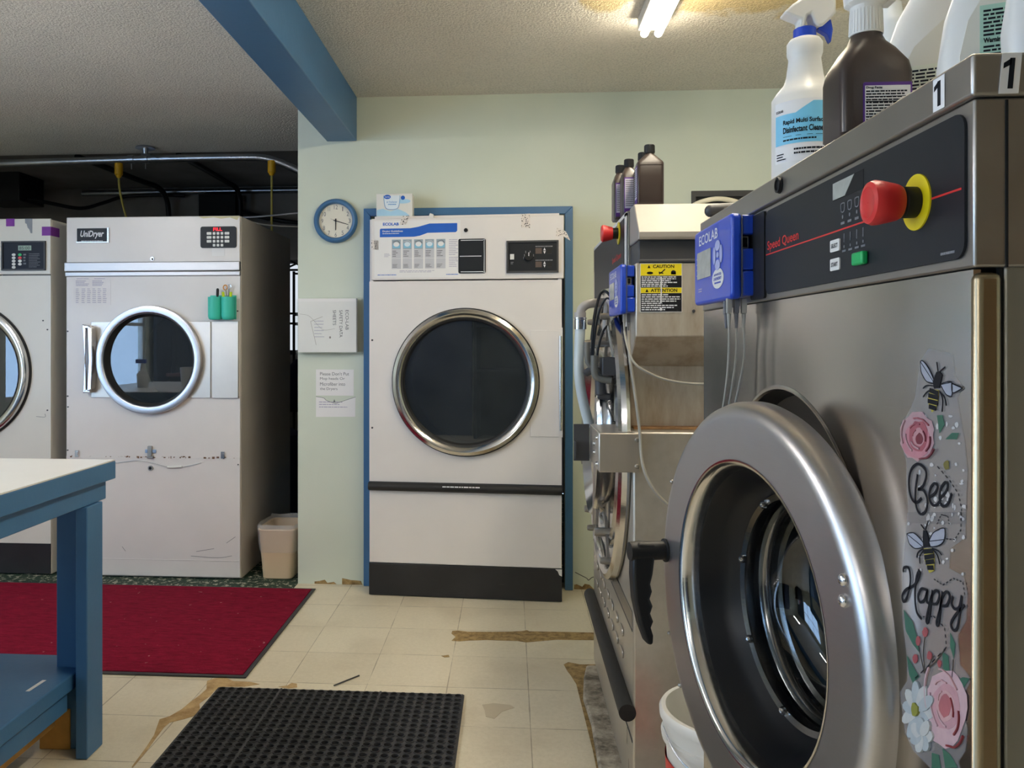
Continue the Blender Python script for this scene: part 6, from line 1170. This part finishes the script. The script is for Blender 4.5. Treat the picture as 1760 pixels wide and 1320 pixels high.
# white jugs with inset side labels
def jug(bx, by, rx, ry, lab, label, word, seed, k=1):
    r = thing('detergent_jug', (bx, by, BZ), label, 'jug', 'white jugs on the near washer')
    w_ = .010
    MB().loft([(BZ, rx * .92, ry * .9, bx, by, 4), (BZ + .008 * k, rx, ry, bx, by, 4), (BZ + .05 * k, rx * 1.03, ry * 1.03, bx, by, 3.6), (BZ + .10 * k, rx * .98, ry, bx + .004, by, 3.4), (BZ + .16 * k, rx * .82, ry * .92, bx + .014, by, 3), (BZ + .20 * k, rx * .6, ry * .75, bx + .022, by, 2.5), (BZ + .23 * k, rx * .36, ry * .55, bx + .024, by, 2), (BZ + .245 * k, rx * .34, ry * .5, bx + .024, by, 2)], 64).build('jug_body', 'white', r)
    MB().loft([(BZ + .243 * k, .019, .019, bx + .024, by, 2), (BZ + .275 * k, .018, .018, bx + .024, by, 2), (BZ + .278 * k, .014, .014, bx + .024, by, 2)], 32).build('jug_cap', 'white', r)
    if lab:
        T = FRONT(by - ry * 1.035)
        a0, a1 = bx - rx * .72, bx + rx * .86
        m = MB(T).prism([(a0, BZ + .006 * k), (a1, BZ + .006 * k), (a1, BZ + .135 * k), (a1 - .02, BZ + .155 * k), (a0 + .055, BZ + .145 * k), (a0 + .025, BZ + .12 * k), (a0 + .006, BZ + .085 * k), (a0 - .001, BZ + .05 * k)], -.004, .0012, 0)
        m.box(a0 + .016, a1 - .004, BZ + .010 * k, BZ + .098 * k, .0012, .0016, 1)
        m.fine(a0 + .019, a1 - .006, BZ + .012 * k, BZ + .058 * k, 12, .002, 2, seed, .5, .2).fine(a0 + .019, a1 - .006, BZ + .066 * k, BZ + .094 * k, 7, .002, 2, seed + 3, .5, .2)
        m.text(word, a0 + .019, a0 + .036, BZ + .0585 * k, BZ + .065 * k, .002, 2, bold=.04)
        m.build('jug_label', [plain('jug_inset', rgb(222, 218, 204), .4, var=.02), lab, 'ink'], r)
    r.rotation_euler = (0, 0, -math.radians(22)); return r
jug(.545, 1.082, .070, .036, 'cream_label', 'white jug with a pale yellowish label, behind the green-labelled jug', 'Danger', 3, 1.11)
jug(.506, .868, .058, .033, 'mint_label', 'white jug with a green text label, between two other white jugs', 'Warning', 8)
jug(.512, .765, .058, .030, None, 'plain white jug nearest the near corner of the washer top', '', 1)

# brown bottles on the farther washer
def brown_bottle():
    r = thing('brown_bottle', (0, 0, 0), '', 'bottle', 'brown bottles on the farther washer')
    MB().loft([(0, .034, .021, 0, 0, 7), (.005, .037, .0235, 0, 0, 8), (.119, .037, .0235, 0, 0, 8), (.124, .035, .022, 0, 0, 7), (.140, .019, .017, 0, 0, 3), (.147, .0125, .0125, 0, 0, 2), (.152, .0115, .0115, 0, 0, 2)], 56).build('bottle_body', 'brown', r)
    c = MB().loft([(.150, .0145, .0145, 0, 0, 2), (.172, .0140, .0140, 0, 0, 2), (.1735, .0125, .0125, 0, 0, 2)], 30)
    for i in range(24):
        t = 2 * PI * i / 24; c.cyl((.0143 * math.cos(t), .0143 * math.sin(t), .152), (.0139 * math.cos(t), .0139 * math.sin(t), .171), .0009, seg=5)
    c.build('bottle_cap', 'black', r)
    MB(lambda a, b, c: (-.0371 - c, -a, b)).box(-.019, .019, .008, .112, .0001, .0007).box(-.017, .017, .02, .108, .0007, .001, 1).fine(-.015, .015, .025, .105, 14, .0013, 2, 4, .45, .2).build('bottle_label', ['purplelabel', plain('lilac_label', rgb(206, 200, 216), .5, var=.02), 'ink_grey'], r)
    MB(lambda a, b, c: (a, -.0236 - c, b)).box(-.031, .031, .006, .009, -.001, .0006).box(-.031, .031, .112, .1145, -.001, .0006).box(-.034, -.032, .006, .115, -.001, .0006).box(.032, .034, .006, .115, -.001, .0006).build('panel_ridge', 'brown', r)
    return r
b0 = brown_bottle(); b0.location = (.391, 2.312, 1.6815); b0['label'] = 'nearest brown bottle, its plain wide face toward the viewer, on the farther washer'
# the tops behind are at the same height as the hopper lid
for (x, y, lab) in ((.386, 2.392, 'brown bottle directly behind the nearest brown bottle, mostly hidden'), (.3575, 2.476, 'brown bottle with a white text label, third in the row from the near end'), (.343, 2.56, 'last brown bottle of the row, behind the red stop button')):
    d_ = dup(b0, (x, y, 1.6785), lab); d_.rotation_euler = (0, 0, PI / 2)

# reflected items on the table, beyond the left edge of the picture
bx, by = -3.12, 2.0
o = thing('spray_bottle', (bx, by, .9127), 'white spray bottle with blue head on the work table, reflected in a dryer window', 'spray bottle')
MB().loft([(.9130, .045, .045, bx, by, 2), (1.03, .05, .05, bx, by, 2), (1.06, .022, .022, bx, by, 2), (1.12, .018, .018, bx, by, 2)], 32).build('bottle_body', 'white', o)
MB().box(bx - .06, bx + .03, by - .014, by + .014, 1.12, 1.155).build('sprayer_head', 'ecoblue', o, bevel=.006)
o = MB().loft([(.9130, .12, .09, -2.75, 1.75, 4), (1.08, .13, .1, -2.75, 1.75, 4)], 32).build('plastic_tub', 'white'); tag(o, 'white tub on the work table, beyond the left edge of the picture', 'tub')

ct = thing('side_counter', (-3.7, -1.7, 0), 'dark wooden counter behind the viewer, only reflected in the dryer windows', 'counter')
MB().box(-4.40, -2.9, -2.0, -1.4, .86, .90).build('counter_top', plain('brown_counter', rgb(110, 60, 44), .4), ct)
MB().box(-4.38, -2.95, -1.98, -1.45, .05, .86).build('counter_body', 'dark', ct)
o = MB().loft([(.9005, .10, .10, -3.75, -1.7, 3), (1.06, .11, .11, -3.75, -1.7, 3)], 28).build('red_tub', 'red'); tag(o, 'red tub on the dark counter, only reflected in the dryer windows', 'tub')
o = MB().loft([(.9005, .18, .14, -3.35, -1.7, 4), (1.2, .19, .15, -3.35, -1.7, 4)], 28).build('plastic_tub', 'white'); tag(o, 'large white tub on the dark counter behind the viewer', 'tub')
cu = MB(); n = 60
cu.add([(XL + .06 + .03 * math.sin(k * 1.1), -2.9 + 1.55 * k / n, z) for z in (.3, 2.35) for k in range(n + 1)], [(k, k + 1, n + 2 + k, n + 1 + k) for k in range(n)])
tag(cu.build('window_curtain', plain('slate_curtain', rgb(70, 84, 104), .9), recalc=False), 'slate blue curtain beside the left window, outside the picture', 'curtain')
dk = MB().box(-2.3, -1.3, YF + .002, YF + .04, .002, 2.05).build('reflection_door', plain('navy_door', rgb(38, 52, 84), .5)); tag(dk, 'navy door added behind the viewer to darken the dryer window reflection', 'door', kind='structure')  # unseen door added for the dark navy tone in the dryer glass
sr = MB().box(-1.2, -.2, YF + .01, YF + .4, .9, .94).box(-1.2, -.2, YF + .01, YF + .4, 1.5, 1.54).box(-1.22, -1.18, YF + .01, YF + .4, .002, 2.0).box(-.22, -.18, YF + .01, YF + .4, .002, 2.0).box(-1.18, -.22, YF + .005, YF + .012, .002, 2.0)  # unseen shelf added to keep the dryer glass reflection dark
tag(sr.build('reflection_shelf', plain('charcoal_shelf', rgb(48, 52, 52), .6)), 'charcoal shelf added behind the viewer, only for the dryer window reflection', 'shelf')

o = thing('reflection_cabinet', (1.75, -1.7, 0), 'tall brown cabinet added behind the viewer to tint the near washer reflections', 'cabinet')
MB().box(1.45, 2.09, -2.9, -.5, .002, 2.25).build('cabinet_body', plain('brown_cabinet', rgb(116, 86, 52), .5), o, bevel=.005)  # unseen cabinet added as a brown reflection for the near washer's steel
for y in (-2.88, -1.69): MB().box(1.43, 1.449, y, y + 1.17, .08, 2.2).build('cabinet_door', plain('brown_cabinet_door', rgb(124, 92, 56), .5), o, bevel=.004)
